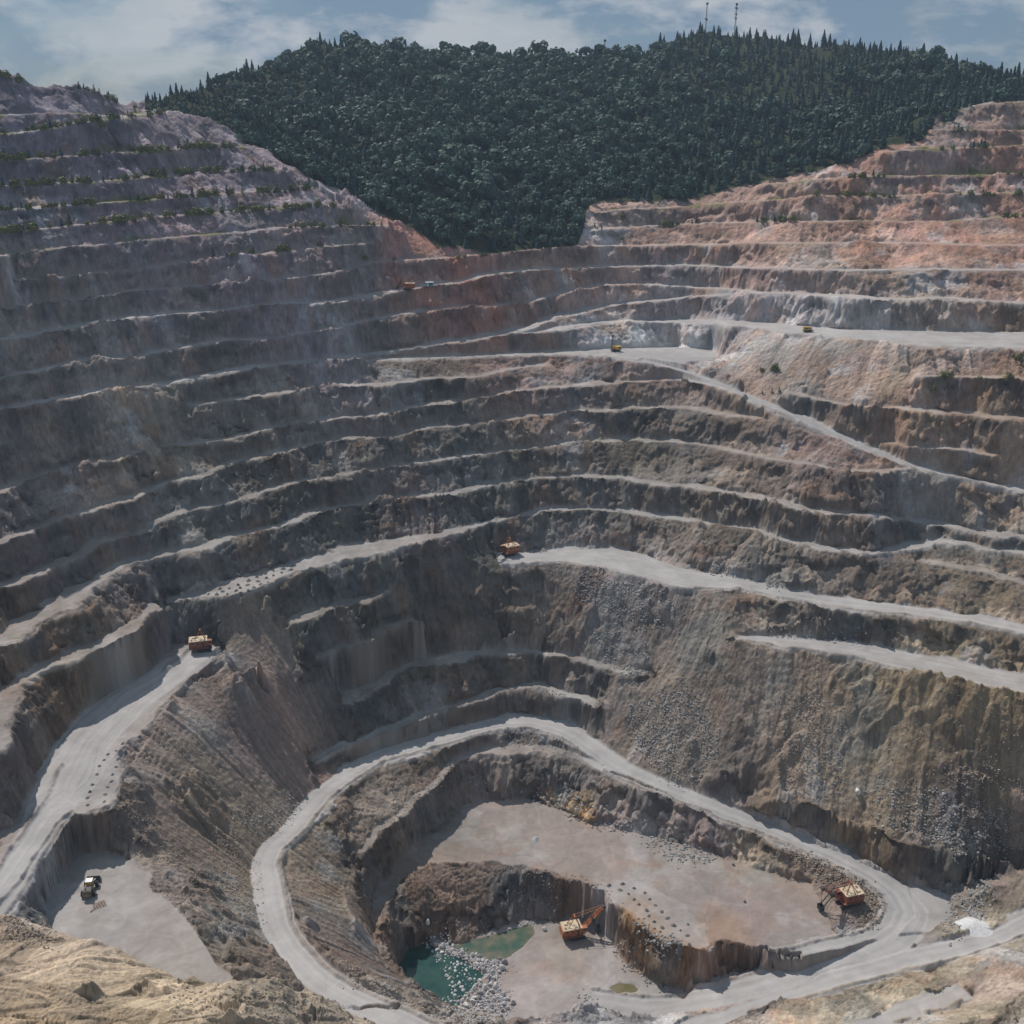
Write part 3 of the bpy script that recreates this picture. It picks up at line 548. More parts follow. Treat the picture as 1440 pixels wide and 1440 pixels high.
def grid_mesh(name, V, mats=None, attrs=None, smooth_=True):
    nr, nc = V.shape[:2]; me = bpy.data.meshes.new(name)
    me.vertices.add(nr * nc); me.vertices.foreach_set('co', V.reshape(-1, 3).astype(np.float32).ravel())
    idx = np.arange(nr * nc, dtype=np.int32).reshape(nr, nc)
    f = np.stack([idx[:-1, :-1], idx[:-1, 1:], idx[1:, 1:], idx[1:, :-1]], -1).reshape(-1, 4)
    me.loops.add(f.size); me.loops.foreach_set('vertex_index', f.ravel())
    me.polygons.add(len(f)); me.polygons.foreach_set('loop_start', np.arange(0, f.size, 4, dtype=np.int32)); me.polygons.foreach_set('loop_total', np.full(len(f), 4, np.int32))
    if smooth_: me.polygons.foreach_set('use_smooth', np.ones(len(f), bool))
    me.update(calc_edges=True)
    for k, (ty, A) in (attrs or {}).items():
        at_ = me.attributes.new(k, ty, 'POINT')
        at_.data.foreach_set('color' if ty == 'FLOAT_COLOR' else 'value', A.astype(np.float32).ravel())
    if mats: me.materials.append(mats)
    return me
def link(name, me, parent=None, **kw):
    o = bpy.data.objects.new(name, me); COL.objects.link(o)
    if parent is not None: o.parent = parent
    for k, v in kw.items(): o[k] = v
    return o
# ledges and blocks: push the rock in and out along the line of sight's ground direction, varying with height
alo = TJ * RI; sk = alo + ZW * 0.35
pu = (np.floor((vn(sk / 7, ZW / 5, 3) + 0.7 * vn(sk / 3.3, ZW / 2.6, 9)) * 2.2) / 2.2) * 1.6 + 1.0 * vn(alo / 2.4, ZW / 2.0, 17) + 2.0 * vn(sk / 13, ZW / 9, 23) + 0.7 * vn(alo / 1.3, ZW / 1.1, 27)
pu = blur((pu * np.clip(steep * 1.5, 0, 1) * face * np.clip(1 - WOOD, 0, 1)).astype(np.float32), 1) * 1.25
V = np.stack([X + pu * np.sin(TJ), Y + pu * np.cos(TJ), ZW], -1)
rgba = np.concatenate([ALBF, np.ones((NR, NT, 1), np.float32)], -1)
rghv = np.clip(0.22 + 0.78 * face - 0.2 * dust, 0.08, 1)
gme = grid_mesh('terrain', V, ground_mat(), {'rock': ('FLOAT_COLOR', rgba), 'rough': ('FLOAT', rghv)})
terrain = link('terrain', gme, kind='structure')
# land beyond the hill
k = 90; aa = np.linspace(-1.5, 1.5, k); rr_ = np.array([1740, 2600, 5000, 12000, 40000.]); zz_ = np.array([118, 40, -60, -200, -400.])
LV = np.stack([rr_[:, None] * np.sin(aa), rr_[:, None] * np.cos(aa), np.repeat(zz_[:, None], k, 1)], -1)
link('far_land', grid_mesh('far_land', LV, mat('far_meadow', (.07, .085, .04), .95, noise=.3, scale=.004)), kind='structure')

# ---------------------------------------------------------------- where a line of sight meets the ground
def at(px, py):
    X_, Y_ = px - 720, FPX * cp - (py - 720) * sp; th = math.atan2(X_, Y_); h = math.hypot(X_, Y_); sl = (FPX * sp + (py - 720) * cp) / h
    j = min(max((th - TH0) / D, 0), NT - 2); j0 = int(j); fj = j - j0
    zc = ZW[:, j0] * (1 - fj) + ZW[:, j0 + 1] * fj
    ray = HC - RI[:, 0] * sl
    hit = np.nonzero(zc >= ray)[0]
    hit = hit[hit > 300]
    i = hit[0] if len(hit) else NR - 1
    r = RI[i, 0]; return Vector((r * math.sin(th), r * math.cos(th), float(zc[i])))
def gz_(x, y):
    i = (math.log(math.hypot(x, y)) - RH0) / D; j = (math.atan2(x, y) - TH0) / D
    i = min(max(i, 0), NR - 2); j = min(max(j, 0), NT - 2); i0, j0 = int(i), int(j); fi, fj = i - i0, j - j0
    return float((ZW[i0, j0] * (1 - fj) + ZW[i0, j0 + 1] * fj) * (1 - fi) + (ZW[i0 + 1, j0] * (1 - fj) + ZW[i0 + 1, j0 + 1] * fj) * fi)
def pxy(p):
    x, y, z = p; dz_ = HC - z; dep = y * cp + dz_ * sp
    return 720 + FPX * x / dep, 720 + FPX * (dz_ * cp - y * sp) / dep
# ---------------------------------------------------------------- mesh collector
class MB:
    def __init__(s): s.v = []; s.f = []
    def add(s, vs, fs):
        o = len(s.v); s.v += [tuple(q) for q in vs]; s.f += [tuple(i + o for i in f) for f in fs]
    def box(s, c, d, rot=None, taper=1.0):
        hx, hy, hz = d[0] / 2, d[1] / 2, d[2] / 2; vs = []
        for z in (-1, 1):
            k = taper if z > 0 else 1
            for x, y in ((-1, -1), (1, -1), (1, 1), (-1, 1)): vs.append(Vector((x * hx * k, y * hy * k, z * hz)))
        if rot is not None: vs = [rot @ q for q in vs]
        s.add([Vector(c) + q for q in vs], [(3, 2, 1, 0), (4, 5, 6, 7), (0, 1, 5, 4), (1, 2, 6, 5), (2, 3, 7, 6), (3, 0, 4, 7)])
    def bar(s, a, b, w, h=None):
        a, b = Vector(a), Vector(b); d = b - a
        s.box((a + b) / 2, (d.length, w, h or w), d.to_track_quat('X', 'Z').to_matrix())
    def cyl(s, a, b, r, n=12, r2=None):
        a, b = Vector(a), Vector(b); q = (b - a).to_track_quat('Z', 'Y'); r2 = r if r2 is None else r2; vs = []
        for p_, rr in ((a, r), (b, r2)):
            for k in range(n): vs.append(p_ + q @ Vector((math.cos(6.2832 * k / n) * rr, math.sin(6.2832 * k / n) * rr, 0)))
        s.add(vs, [tuple(range(n - 1, -1, -1)), tuple(range(n, 2 * n))] + [(k, (k + 1) % n, n + (k + 1) % n, n + k) for k in range(n)])
    def prism(s, prof, y0, y1):      # profile in x,z swept over y
        n = len(prof); vs = [(x, y0, z) for x, z in prof] + [(x, y1, z) for x, z in prof]
        s.add(vs, [tuple(range(n)), tuple(range(2 * n - 1, n - 1, -1))] + [(k, n + k, n + (k + 1) % n, (k + 1) % n) for k in range(n)])
    def mesh(s, name, m, smooth_=False):
        me = bpy.data.meshes.new(name); me.from_pydata(s.v, [], s.f); me.materials.append(m)
        if smooth_: me.polygons.foreach_set('use_smooth', [True] * len(me.polygons))
        me.update(); return me
def thing(name, label, cat, loc, rz=0, group=None, sc=1.0, rx=0, ry=0):
    o = bpy.data.objects.new(name, None); COL.objects.link(o); o.location = loc; o.rotation_euler = (rx, ry, rz); o.scale = (sc,) * 3
    o['label'] = label; o['category'] = cat
    if group: o['group'] = group
    return o

# ---------------------------------------------------------------- vegetation
def leaf_mat(name, a, b_):
    m = bpy.data.materials.new(name); m.use_nodes = True; n = m.node_tree.nodes; l = m.node_tree.links; b = n['Principled BSDF']
    b.inputs['Roughness'].default_value = 0.7; b.inputs['Specular IOR Level'].default_value = 0.25
    oi = n.new('ShaderNodeObjectInfo'); at_ = n.new('ShaderNodeAttribute'); at_.attribute_name = 'shade'
    ad = n.new('ShaderNodeMath'); ad.operation = 'MULTIPLY_ADD'; ad.inputs[1].default_value = 0.55
    mu = n.new('ShaderNodeMath'); mu.operation = 'MULTIPLY'; mu.inputs[1].default_value = 0.45
    l.new(oi.outputs['Random'], ad.inputs[0]); l.new(at_.outputs['Fac'], mu.inputs[0]); l.new(mu.outputs[0], ad.inputs[2])
    mx_ = n.new('ShaderNodeMix'); mx_.data_type = 'RGBA'; mx_.inputs['A'].default_value = (*a, 1); mx_.inputs['B'].default_value = (*b_, 1)
    l.new(ad.outputs[0], mx_.inputs['Factor']); l.new(mx_.outputs['Result'], b.inputs['Base Color'])
    return m
M_con = leaf_mat('conifer_needles', (.020, .046, .044), (.060, .118, .10))
M_brd = leaf_mat('broad_leaves', (.032, .068, .056), (.11, .175, .13))
M_shr = leaf_mat('young_leaves', (.07, .09, .03), (.20, .19, .06))
M_bark = mat('bark', (.10, .075, .055), .95, noise=.3, scale=3)
def cards(cs, ns, sz, name, m, seed):
    """leaf clumps: two bent triangles per clump, facing outward with scatter"""
    g = np.random.default_rng(seed); n = len(cs); ns = ns + g.normal(0, .28, ns.shape); ns /= np.linalg.norm(ns, axis=1)[:, None]
    up = g.normal(0, 1, ns.shape); t1 = np.cross(ns, up); t1 /= np.linalg.norm(t1, axis=1)[:, None]; t2 = np.cross(ns, t1)
    sz = (sz * g.uniform(.7, 1.3, n))[:, None]
    v = np.stack([cs - t1 * sz, cs - t2 * sz * .8 + ns * sz * .25, cs + t1 * sz, cs + t2 * sz * .8 - ns * sz * .2], 1).reshape(-1, 3)
    f = [(4 * k, 4 * k + 1, 4 * k + 2, 4 * k + 3) for k in range(n)]
    me = bpy.data.meshes.new(name); me.from_pydata(v.tolist(), [], f); me.materials.append(m)
    a = me.attributes.new('shade', 'FLOAT', 'POINT'); a.data.foreach_set('value', np.repeat(g.uniform(0, 1, n), 4).astype(np.float32)); me.update()
    return me
def crown_broad(seed, n=300, h=11.0, w=4.6):
    g = np.random.default_rng(seed); k = 6
    lob = np.stack([g.normal(0, w * .45, k), g.normal(0, w * .45, k), g.uniform(h * .38, h * .85, k)], 1); lr = g.uniform(w * .38, w * .62, k)
    q = g.integers(0, k, n); d = g.normal(0, 1, (n, 3)); d[:, 2] = d[:, 2] * .9 + .25; d /= np.linalg.norm(d, axis=1)[:, None]
    c = lob[q] + d * (lr[q] * g.uniform(.72, 1.05, n))[:, None]; return cards(c, d, w * .20, 'crown', M_brd, seed)
def crown_conifer(seed, n=260, h=14.0, w=2.6, m=None):
    g = np.random.default_rng(seed); t = g.uniform(0, 1, n) ** 0.8; a = g.uniform(0, 6.283, n); lay = np.floor(t * 9) / 9
    r = w * (1 - t) * (0.75 + 0.35 * (t * 9 - np.floor(t * 9)) * -1 + .3 + .15 * np.sin(3 * a + seed)) * g.uniform(.55, 1.05, n) + .12
    c = np.stack([r * np.cos(a), r * np.sin(a), h * (.08 + .92 * t) - r * .18], 1); d = np.stack([np.cos(a), np.sin(a), np.full(n, .75)], 1)
    return cards(c, d, .16 * w + .18 * (1 - t) * w, 'crown', m or M_con, seed)
def trunk_mesh(h, r, br=True, seed=0):
    b = MB(); g = random.Random(seed); b.cyl((0, 0, -.6), (0, 0, h * .45), r, 7, r * .7); b.cyl((0, 0, h * .45), (.1 * g.uniform(-1, 1) * h * .1, 0, h * .9), r * .7, 6, r * .15)
    if br:
        for q in range(5):
            a = g.uniform(0, 6.28); z = h * g.uniform(.3, .6); b.cyl((0, 0, z), (math.cos(a) * h * .22, math.sin(a) * h * .22, z + h * .2), r * .35, 5, r * .1)
    return b.mesh('trunk', M_bark)
CB = [crown_broad(11 + k, 340, 13.0 + k * .8, 7.2 + .4 * k) for k in range(5)]; CC = [crown_conifer(31 + k, 300, 15 + k * 1.3, 3.9 + .25 * k) for k in range(5)]
TB = trunk_mesh(12, .32); TCn = trunk_mesh(15, .25, False)
# where the wood stands
pts = []
g = np.random.default_rng(5)
cell = 8.8
for x in np.arange(-640, 760, cell):
    for y in np.arange(600, 1420, cell):
        px_, py_ = x + g.uniform(-.48, .48) * cell, y + g.uniform(-.48, .48) * cell
        fi, fj = tg(np.array([px_, py_])); j = int(round(float(fj)))
        if j < 4 or j > NT - 4 or fi < WOODI[j] + 3 or fi > NR - 3: continue
        z = gz_(px_, py_); u_, v_ = pxy((px_, py_, z))
        rr = math.hypot(px_, py_)
        rid = np.interp(u_, [a for a, _, _ in RIDGE], [c for _, _, c in RIDGE])
        if rr > rid + 45 or u_ < -40 or u_ > 1500: continue
        # conifers to the right, along the ridge and along the foot; broadleaves in the middle
        pc = .12 + .75 * min(max((u_ - 820) / 200, 0), 1) + .35 * min(max((rr - rid + 60) / 60, 0), 1) + .45 * min(max((340 - u_) / 100, 0), 1) + .5 * min(max((v_ - 255) / 60, 0), 1)
        if float(vn(np.array(px_ / 23), np.array(py_ / 23), 12)) > .80: continue
        pc += 0.5 * float(vn(np.array(px_ / 70), np.array(py_ / 70), 7))
        con = random.random() < pc
        pts.append((px_, py_, z, con, (fi - WOODI[j]), u_, v_))
pts.sort(key=lambda q: q[4] * math.hypot(q[0], q[1]))
def forest():
    ind = []; rest = []; nc = nb = 0
    for q in pts:
        if q[3] and nc < 290 and -5 < q[5] < 1445: nc += 1; ind.append(q)
        elif not q[3] and nb < 240 and -5 < q[5] < 1445: nb += 1; ind.append(q)
        else: rest.append(q)
    for q in ind:
        s_ = random.uniform(.62, 1.0) * (0.72 if q[6] > 300 else .45 if q[6] < 200 and q[5] < 420 else .85)
        if q[3]: t = thing('conifer_tree', 'slim dark conifer in the lowest rows of the wood above the bare benches', 'conifer', (q[0], q[1], q[2] - .3), random.uniform(0, 6), 'conifers along the lower edge of the wood', s_); cr, tr = random.choice(CC), TCn
        else: t = thing('broadleaf_tree', 'round broadleaf tree in the lowest rows of the wood above the bare benches', 'broadleaf tree', (q[0], q[1], q[2] - .3), random.uniform(0, 6), 'broadleaf trees along the lower edge of the wood', s_); cr, tr = random.choice(CB), TB
        link('crown', cr, t); link('trunk', tr, t)
    # the far-off wood: instanced on points
    cc = bpy.data.collections.new('tree_kinds')
    for k, me in enumerate(CB + CC):
        b = me.copy(); o = bpy.data.objects.new('tree_kind_%02d' % k, b); cc.objects.link(o)
    me = bpy.data.meshes.new('far_wood'); me.from_pydata([(q[0], q[1], q[2] - .4) for q in rest], [], [])
    A = lambda nm, ty, v: me.attributes.new(nm, ty, 'POINT').data.foreach_set('value', v)
    A('kind', 'INT', [(5 + random.randrange(5)) if q[3] else random.randrange(5) for q in rest]); A('siz', 'FLOAT', [random.choice((random.uniform(.3, .7), random.uniform(.6, 1.12))) * (.72 if q[1] > 1080 and q[3] else 1) * (.6 if q[5] < 430 and q[6] < 170 else 1) for q in rest]); A('rot', 'FLOAT', [random.uniform(0, 6.28) for _ in rest])
    o = link('forest', me, kind='stuff', label='dense mixed wood of dark conifers and rounder broadleaves covering the hill')
    ng = bpy.data.node_groups.new('forest', 'GeometryNodeTree'); ng.interface.new_socket('Geometry', in_out='INPUT', socket_type='NodeSocketGeometry'); ng.interface.new_socket('Geometry', in_out='OUTPUT', socket_type='NodeSocketGeometry')
    n, l = ng.nodes, ng.links; gi_ = n.new('NodeGroupInput'); go = n.new('NodeGroupOutput'); ip = n.new('GeometryNodeInstanceOnPoints'); ci = n.new('GeometryNodeCollectionInfo')
    ci.inputs['Collection'].default_value = cc; ci.inputs['Separate Children'].default_value = True; ci.inputs['Reset Children'].default_value = True; ip.inputs['Pick Instance'].default_value = True
    def na(nm, ty):
        q = n.new('GeometryNodeInputNamedAttribute'); q.data_type = ty; q.inputs['Name'].default_value = nm; return q
    ka, sa, ra = na('kind', 'INT'), na('siz', 'FLOAT'), na('rot', 'FLOAT'); cx_ = n.new('ShaderNodeCombineXYZ'); l.new(ra.outputs['Attribute'], cx_.inputs['Z'])
    l.new(gi_.outputs[0], ip.inputs['Points']); l.new(ci.outputs[0], ip.inputs['Instance']); l.new(ka.outputs['Attribute'], ip.inputs['Instance Index']); l.new(sa.outputs['Attribute'], ip.inputs['Scale']); l.new(cx_.outputs[0], ip.inputs['Rotation'])
    l.new(ip.outputs[0], go.inputs[0]); md = o.modifiers.new('forest', 'NODES'); md.node_group = ng
forest()
# shrubs and young trees on the upper benches
SH = [crown_conifer(71, 90, 4.2, 1.2, M_shr), crown_conifer(72, 110, 5.0, 1.4, M_con)]
def crown_shrub(seed):
    g = np.random.default_rng(seed); n = 90; d = g.normal(0, 1, (n, 3)); d[:, 2] = abs(d[:, 2]); d /= np.linalg.norm(d, axis=1)[:, None]
    c = d * g.uniform(.6, 1.25, (n, 1)) * np.array([1.5, 1.5, 1.9]); return cards(c, d, .38, 'foliage', M_shr, seed)
SHB = [crown_shrub(80), crown_shrub(81)]
STM = trunk_mesh(3.2, .09, False)
BELTS = [  # crest line px, count, kind bias to yellow shrubs
 ('0,188 80,178 150,168 232,159', 34, .7), ('0,224 120,217 280,207 350,206', 60, .6), ('0,261 130,255 260,243 385,238', 70, .6), ('0,296 120,286 270,276 440,266', 75, .6),
 ('0,327 130,314 270,301 400,292 485,289', 70, .6), ('400,320 540,318', 10, .6), ('290,363 450,346', 12, .5), ('0,104 45,124', 3, .6), ('100,125 135,127 175,151 192,156', 14, .2),
 ('480,372 560,364 610,362', 6, .6), ('640,366 760,351', 6, .7), ('865,300 900,318', 3, .2), ('925,317 985,313', 9, .2), ('1060,311 1118,310', 14, .3), ('1140,274 1175,274 1260,276', 12, .6), ('1195,250 1245,247', 9, .4), ('1290,277 1440,273', 9, .5),
 ('1315,210 1400,206', 14, .3), ('1340,184 1365,183', 4, .2), ('1410,247 1440,245', 4, .3), ('1395,305 1440,304', 6, .5), ('1040,560 1100,550', 3, .3), ('1430,533 1300,532', 6, .6), ('1305,552 1345,548', 4, .2), ('1062,522 1095,520', 6, .1), ('830,318 880,338', 5, .1), ('1430,500 1440,520', 3, .1)]
def shrubs():
    for s, n, yb in BELTS:
        P = np.array([[float(c) for c in t.split(',')] for t in s.split()])
        for q in range(n):
            u = random.random(); x = np.interp(u, np.linspace(0, 1, len(P)), P[:, 0]) if P[0, 0] > P[-1, 0] else P[0, 0] + u * (P[-1, 0] - P[0, 0])
            y = np.interp(x, P[:, 0], P[:, 1]) if P[0, 0] < P[-1, 0] else np.interp(u, np.linspace(0, 1, len(P)), P[:, 1])
            p = at(float(x), float(y) + random.uniform(.2, 2.2))
            if p.length > 1150: continue
            s_ = random.uniform(.7, 2.0)
            if random.random() < yb + .12:
                t = thing('bush', 'low yellow green bush growing on one of the upper benches', 'bush', p, random.uniform(0, 6), 'bushes scattered on the upper benches', s_)
                link('foliage', random.choice(SHB), t)
            else:
                t = thing('young_tree', 'small young tree growing on one of the upper benches', 'young tree', p, random.uniform(0, 6), 'young trees scattered on the upper benches', s_ * 1.05)
                t.scale = (t.scale[0] * .62,) * 3; link('crown', random.choice(SH), t); link('trunk', STM, t)
shrubs()
# ---------------------------------------------------------------- machines
def paint(name, c, wear=.25): return mat(name, c, .55, 0, noise=wear, scale=.9)
M_or, M_or2 = paint('orange_paint', (.40, .14, .05), .4), paint('faded_red_paint', (.27, .085, .045), .4)
M_ye = paint('yellow_paint', (.62, .38, .07)); M_cr = mat('dusty_roof', (.52, .43, .31), .8, noise=.3, scale=.5)
M_bk = mat('dark_steel', (.035, .036, .04), .6, noise=.3, scale=1); M_gl = mat('dark_glass', (.02, .03, .035), .1)
M_ru = mat('rusty_steel', (.16, .09, .06), .85, noise=.4, scale=1.5); M_wh = mat('white_paint', (.75, .75, .74), .5, noise=.1); M_gr = mat('grey_steel', (.22, .23, .24), .5, noise=.2)
M_te = mat('teal_paint', (.10, .25, .27), .6, noise=.2, scale=.6); M_tyre = mat('tyre_rubber', (.02, .02, .02), .9)
def track(L_, h, w, y):
    b = MB(); n = 6; pr = []
    for k in range(n + 1): a = math.pi / 2 + math.pi * k / n; pr.append((-L_ / 2 + h / 2 + math.cos(a) * h / 2, h / 2 + math.sin(a) * h / 2))
    for k in range(n + 1): a = -math.pi / 2 + math.pi * k / n; pr.append((L_ / 2 - h / 2 + math.cos(a) * h / 2, h / 2 + math.sin(a) * h / 2))
    b.prism(pr, y - w / 2, y + w / 2)
    for k in range(int(L_ / .55)):
        x = -L_ / 2 + h / 2 + k * .55
        if x < L_ / 2 - h / 2: b.box((x, y, h + .05), (.3, w + .1, .14)); b.box((x, y, .02), (.3, w + .1, .1))
    for k in range(4): b.cyl((-L_ / 2 + h / 2 + k * (L_ - h) / 3, y - w / 2 - .08, h / 2), (-L_ / 2 + h / 2 + k * (L_ - h) / 3, y + w / 2 + .08, h / 2), h * .32, 10)
    return b
def rope_shovel(label, loc, rz, body, sc=1.0, tip=(13.2, 13.6), bk=(11.0, 2.2), boomm=None, turn=0.0):
    t = thing('rope_shovel', label, 'mining shovel', loc, rz, None, sc); boomm = boomm or body
    for y in (-2.4, 2.4): link('crawler_track', track(7.4, 1.5, 1.15, y).mesh('track', M_bk), t)
    b = MB(); b.box((0, 0, 1.0), (4.2, 3.8, 1.0)); b.cyl((0, 0, 1.4), (0, 0, 2.3), 2.1, 20); link('undercarriage', b.mesh('undercarriage', M_bk), t)
    b = MB(); b.box((-2.6, 0, 2.5), (10.2, 6.6, .5)); b.box((-2.9, 0, 4.75), (9.0, 6.2, 4.1)); b.box((-7.55, 0, 4.3), (.5, 5.6, 3.0))
    for k in range(6):
        for y in (-3.14, 3.14): b.box((-6.9 + 1.55 * k, y, 4.75), (.12, .1, 4.0))
    h = link('house', b.mesh('house', body), t)
    b = MB(); b.box((-2.9, 0, 6.9), (9.5, 6.7, .22)); b.box((-5.4, 1.2, 7.25), (1.5, 1.3, .6)); b.box((-1.2, -1.6, 7.2), (1.2, 1.6, .5)); b.box((-3.2, 1.8, 7.12), (1.0, .8, .3)); b.cyl((-6.2, -1.7, 7.0), (-6.2, -1.7, 7.8), .4, 10)
    link('roof', b.mesh('roof', M_cr), h)
    for k in range(3):
        b = MB(); b.box((-5.8 + 2.6 * k, -3.13, 5.6), (1.3, .12, .8)); b.box((-5.8 + 2.6 * k, 3.13, 5.6), (1.3, .12, .8)); link('window', b.mesh('window', M_gl), h)
    b = MB(); b.box((-.2, -3.14, 3.9), (1.0, .14, 2.1)); link('door', b.mesh('door', M_bk), h)
    b = MB(); b.box((2.9, -2.2, 5.4), (2.4, 2.1, 2.6)); b.box((2.9, -2.2, 6.78), (2.7, 2.4, .18)); c = link('cab', b.mesh('cab', body), t)
    b = MB(); b.box((4.12, -2.2, 5.8), (.08, 1.8, 1.3)); b.box((3.1, -3.27, 5.8), (1.5, .08, 1.1)); b.box((3.1, -1.13, 5.8), (1.5, .08, 1.1)); link('window', b.mesh('cab_window', M_gl), c)
    b = MB()
    for y in (-1.7, 1.7): b.bar((1.0, y, 6.9), (-1.4, y * .45, 12.2), .34); b.bar((-4.6, y, 6.9), (-1.4, y * .45, 12.2), .26)
    b.bar((-1.4, -1, 12.2), (-1.4, 1, 12.2), .5); b.bar((-.4, -1.3, 10), (-.4, 1.3, 10), .22); link('gantry', b.mesh('gantry', body), t)
    tx, tz = tip; b = MB(); f = Vector((3.0, 0, 3.6)); e = Vector((tx, 0, tz)); nn = (e - f).normalized(); up = Vector((-nn.z, 0, nn.x))
    for y in (-.95, .95):
        b.bar(f + Vector((0, y, 0)), e + Vector((0, y * .75, 0)), .38, .5)
        b.bar(f + up * 1.1 + nn * 1.2 + Vector((0, y, 0)), e + Vector((0, y * .75, 0)) - nn * 1.2 + up * .5, .22, .25)
    for k in range(7):
        q = f.lerp(e, k / 6.5); b.bar(q + Vector((0, -.95, 0)), q + Vector((0, .95, 0)), .25)
        q2 = f.lerp(e, min(1, (k + .5) / 6.5)); b.bar(q, q2 + up * .85, .16)
    bo = link('boom', b.mesh('boom', boomm), t)
    b = MB(); b.cyl(e + Vector((0, -.9, .1)), e + Vector((0, .9, .1)), .85, 16); link('sheave', b.mesh('sheave', M_bk), bo)
    b = MB()
    for y in (-.8, .8): b.bar((-1.4, y, 12.2), e + Vector((0, y, .5)), .13)
    link('suspension_cable', b.mesh('cable', M_bk if boomm is M_bk else body), t)
    bx, bz = bk; sad = f.lerp(e, .47); b = MB(); hd = (Vector((bx, 0, bz)) - sad).normalized()
    for y in (-.62, .62): b.bar(sad - hd * 3.6 + Vector((0, y * 1.9, .3)), Vector((bx, y * 1.9, bz + .6)), .3, .42)
    st = link('dipper_stick', b.mesh('dipper_stick', M_bk), t)
    b = MB(); b.box(sad, (1.5, 2.9, 1.3)); link('saddle_block', b.mesh('saddle', M_bk), st)
    b = MB(); cx_ = bx + .3; th_ = .18
    b.box((cx_ - 1.0, 0, bz), (th_, 2.8, 2.4)); b.box((cx_ + 1.0, 0, bz), (th_, 2.8, 2.4))
    for y in (-1.4, 1.4): b.box((cx_, y, bz), (2.1, th_, 2.4))
    b.box((cx_, 0, bz - 1.15), (2.1, 2.8, th_))
    for k in range(5): b.box((cx_ + 1.1, -1.2 + .6 * k, bz + 1.45), (.2, .26, .8), taper=.5)
    for y in (-1.1, 1.1): b.bar((cx_, y, bz + 1.1), (cx_, y * .2, bz + 2.4), .16)
    link('bucket', b.mesh('bucket', M_bk), t)
    b = MB()
    for y in (-.3, .3): b.bar(e + Vector((.3, y, 0)), (cx_, y, bz + 2.3), .09)
    link('hoist_cable', b.mesh('hoist_cable', M_bk), t)
    b = MB()
    for y in (-3.5, 3.5):
        b.bar((-7.3, y, 3.0), (1.8, y, 3.0), .5, .08); b.bar((-7.3, y, 3.9), (1.8, y, 3.9), .07)
        for k in range(7): b.bar((-7.2 + 1.5 * k, y, 3.0), (-7.2 + 1.5 * k, y, 3.9), .07)
    link('walkway', b.mesh('walkway', M_ru), t)
    return t
def drill_rig(label, loc, rz, col, sc=1.0, mast_up=True, name='drill_rig'):
    t = thing(name, label, 'drill rig', loc, rz, None, sc)
    for y in (-1.7, 1.7): link('crawler_track', track(5.4, 1.1, .7, y).mesh('track', M_bk), t)
    b = MB(); b.box((0, 0, 1.35), (8.2, 3.0, .5)); link('chassis', b.mesh('chassis', M_bk), t)
    b = MB(); b.box((-1.9, 0, 2.75), (4.2, 3.2, 2.3)); b.box((-1.9, 0, 4.0), (4.4, 3.4, .16)); b.cyl((-3, .8, 4), (-3, .8, 4.8), .2, 8); h = link('engine_housing', b.mesh('engine_housing', col), t)
    b = MB(); b.box((-2.6, -1.62, 2.8), (1.6, .08, 1.3)); b.box((-.8, -1.62, 2.8), (1.2, .08, 1.3)); b.box((-2.6, 1.62, 2.8), (1.6, .08, 1.3)); link('grille', b.mesh('grille', M_bk), h)
    b = MB(); b.box((1.6, -1.0, 2.8), (1.7, 1.5, 2.2)); b.box((1.6, -1.0, 3.98), (2.0, 1.8, .14)); c = link('cab', b.mesh('cab', col), t)
    b = MB(); b.box((2.47, -1.0, 3.1), (.06, 1.2, 1.1)); b.box((1.6, -1.77, 3.1), (1.2, .06, 1.0)); link('window', b.mesh('window', M_gl), c)
    a, e = (Vector((3.6, .2, 1.2)), Vector((3.2, .2, 12.5))) if mast_up else (Vector((4.4, .2, 5.0)), Vector((-8.5, .2, 5.9)))
    b = MB(); d = (e - a).normalized(); s1 = Vector((0, 1, 0)); s2 = d.cross(s1)
    for u in (-.45, .45):
        for v in (-.45, .45): b.bar(a + s1 * u + s2 * v, e + s1 * u + s2 * v, .14)
    for k in range(11):
        q = a.lerp(e, k / 10); q2 = a.lerp(e, min(1, (k + 1) / 10))
        for v in (-.45, .45): b.bar(q + s1 * -.45 + s2 * v, q2 + s1 * .45 + s2 * v, .08)
        b.bar(q - s1 * .45 + s2 * .45, q2 - s1 * .45 - s2 * .45, .08)
    m = link('mast', b.mesh('mast', M_ru if mast_up else M_bk), t)
    b = MB(); b.box(e, (1.2, 1.3, 1.0)); link('crown_block', b.mesh('crown_block', M_bk), m)
    b = MB(); b.cyl(a, a.lerp(e, .95), .14, 8); link('drill_pipe', b.mesh('drill_pipe', M_gr), m)
    b = MB()
    for x in (-3.6, 3.9):
        for y in (-1.2, 1.2): b.cyl((x, y, .05), (x, y, 1.5), .16, 8); b.cyl((x, y, 0), (x, y, .1), .4, 10)
    link('levelling_jack', b.mesh('jack', M_gr), t)
    return t
def ground_fit(p, d=3.5):
    zs = [gz_(p.x + a * d, p.y + b * d) for a in (-1, 0, 1) for b in (-1, 0, 1)]
    return Vector((p.x, p.y, sorted(zs)[len(zs) * 2 // 3]))
R_ = math.radians
rope_shovel('orange rope shovel with cream roof digging beside the green pool on the pit floor', ground_fit(at(811, 1317)), R_(14), M_or, .94, (13.0, 14.5), (10.3, 2.0))
rope_shovel('rust red rope shovel with boom reaching left, parked by rubble inside the haul road hairpin', ground_fit(at(1188, 1272)), R_(197), M_or2, .96, (13.0, 12.0), (12.4, 1.6))
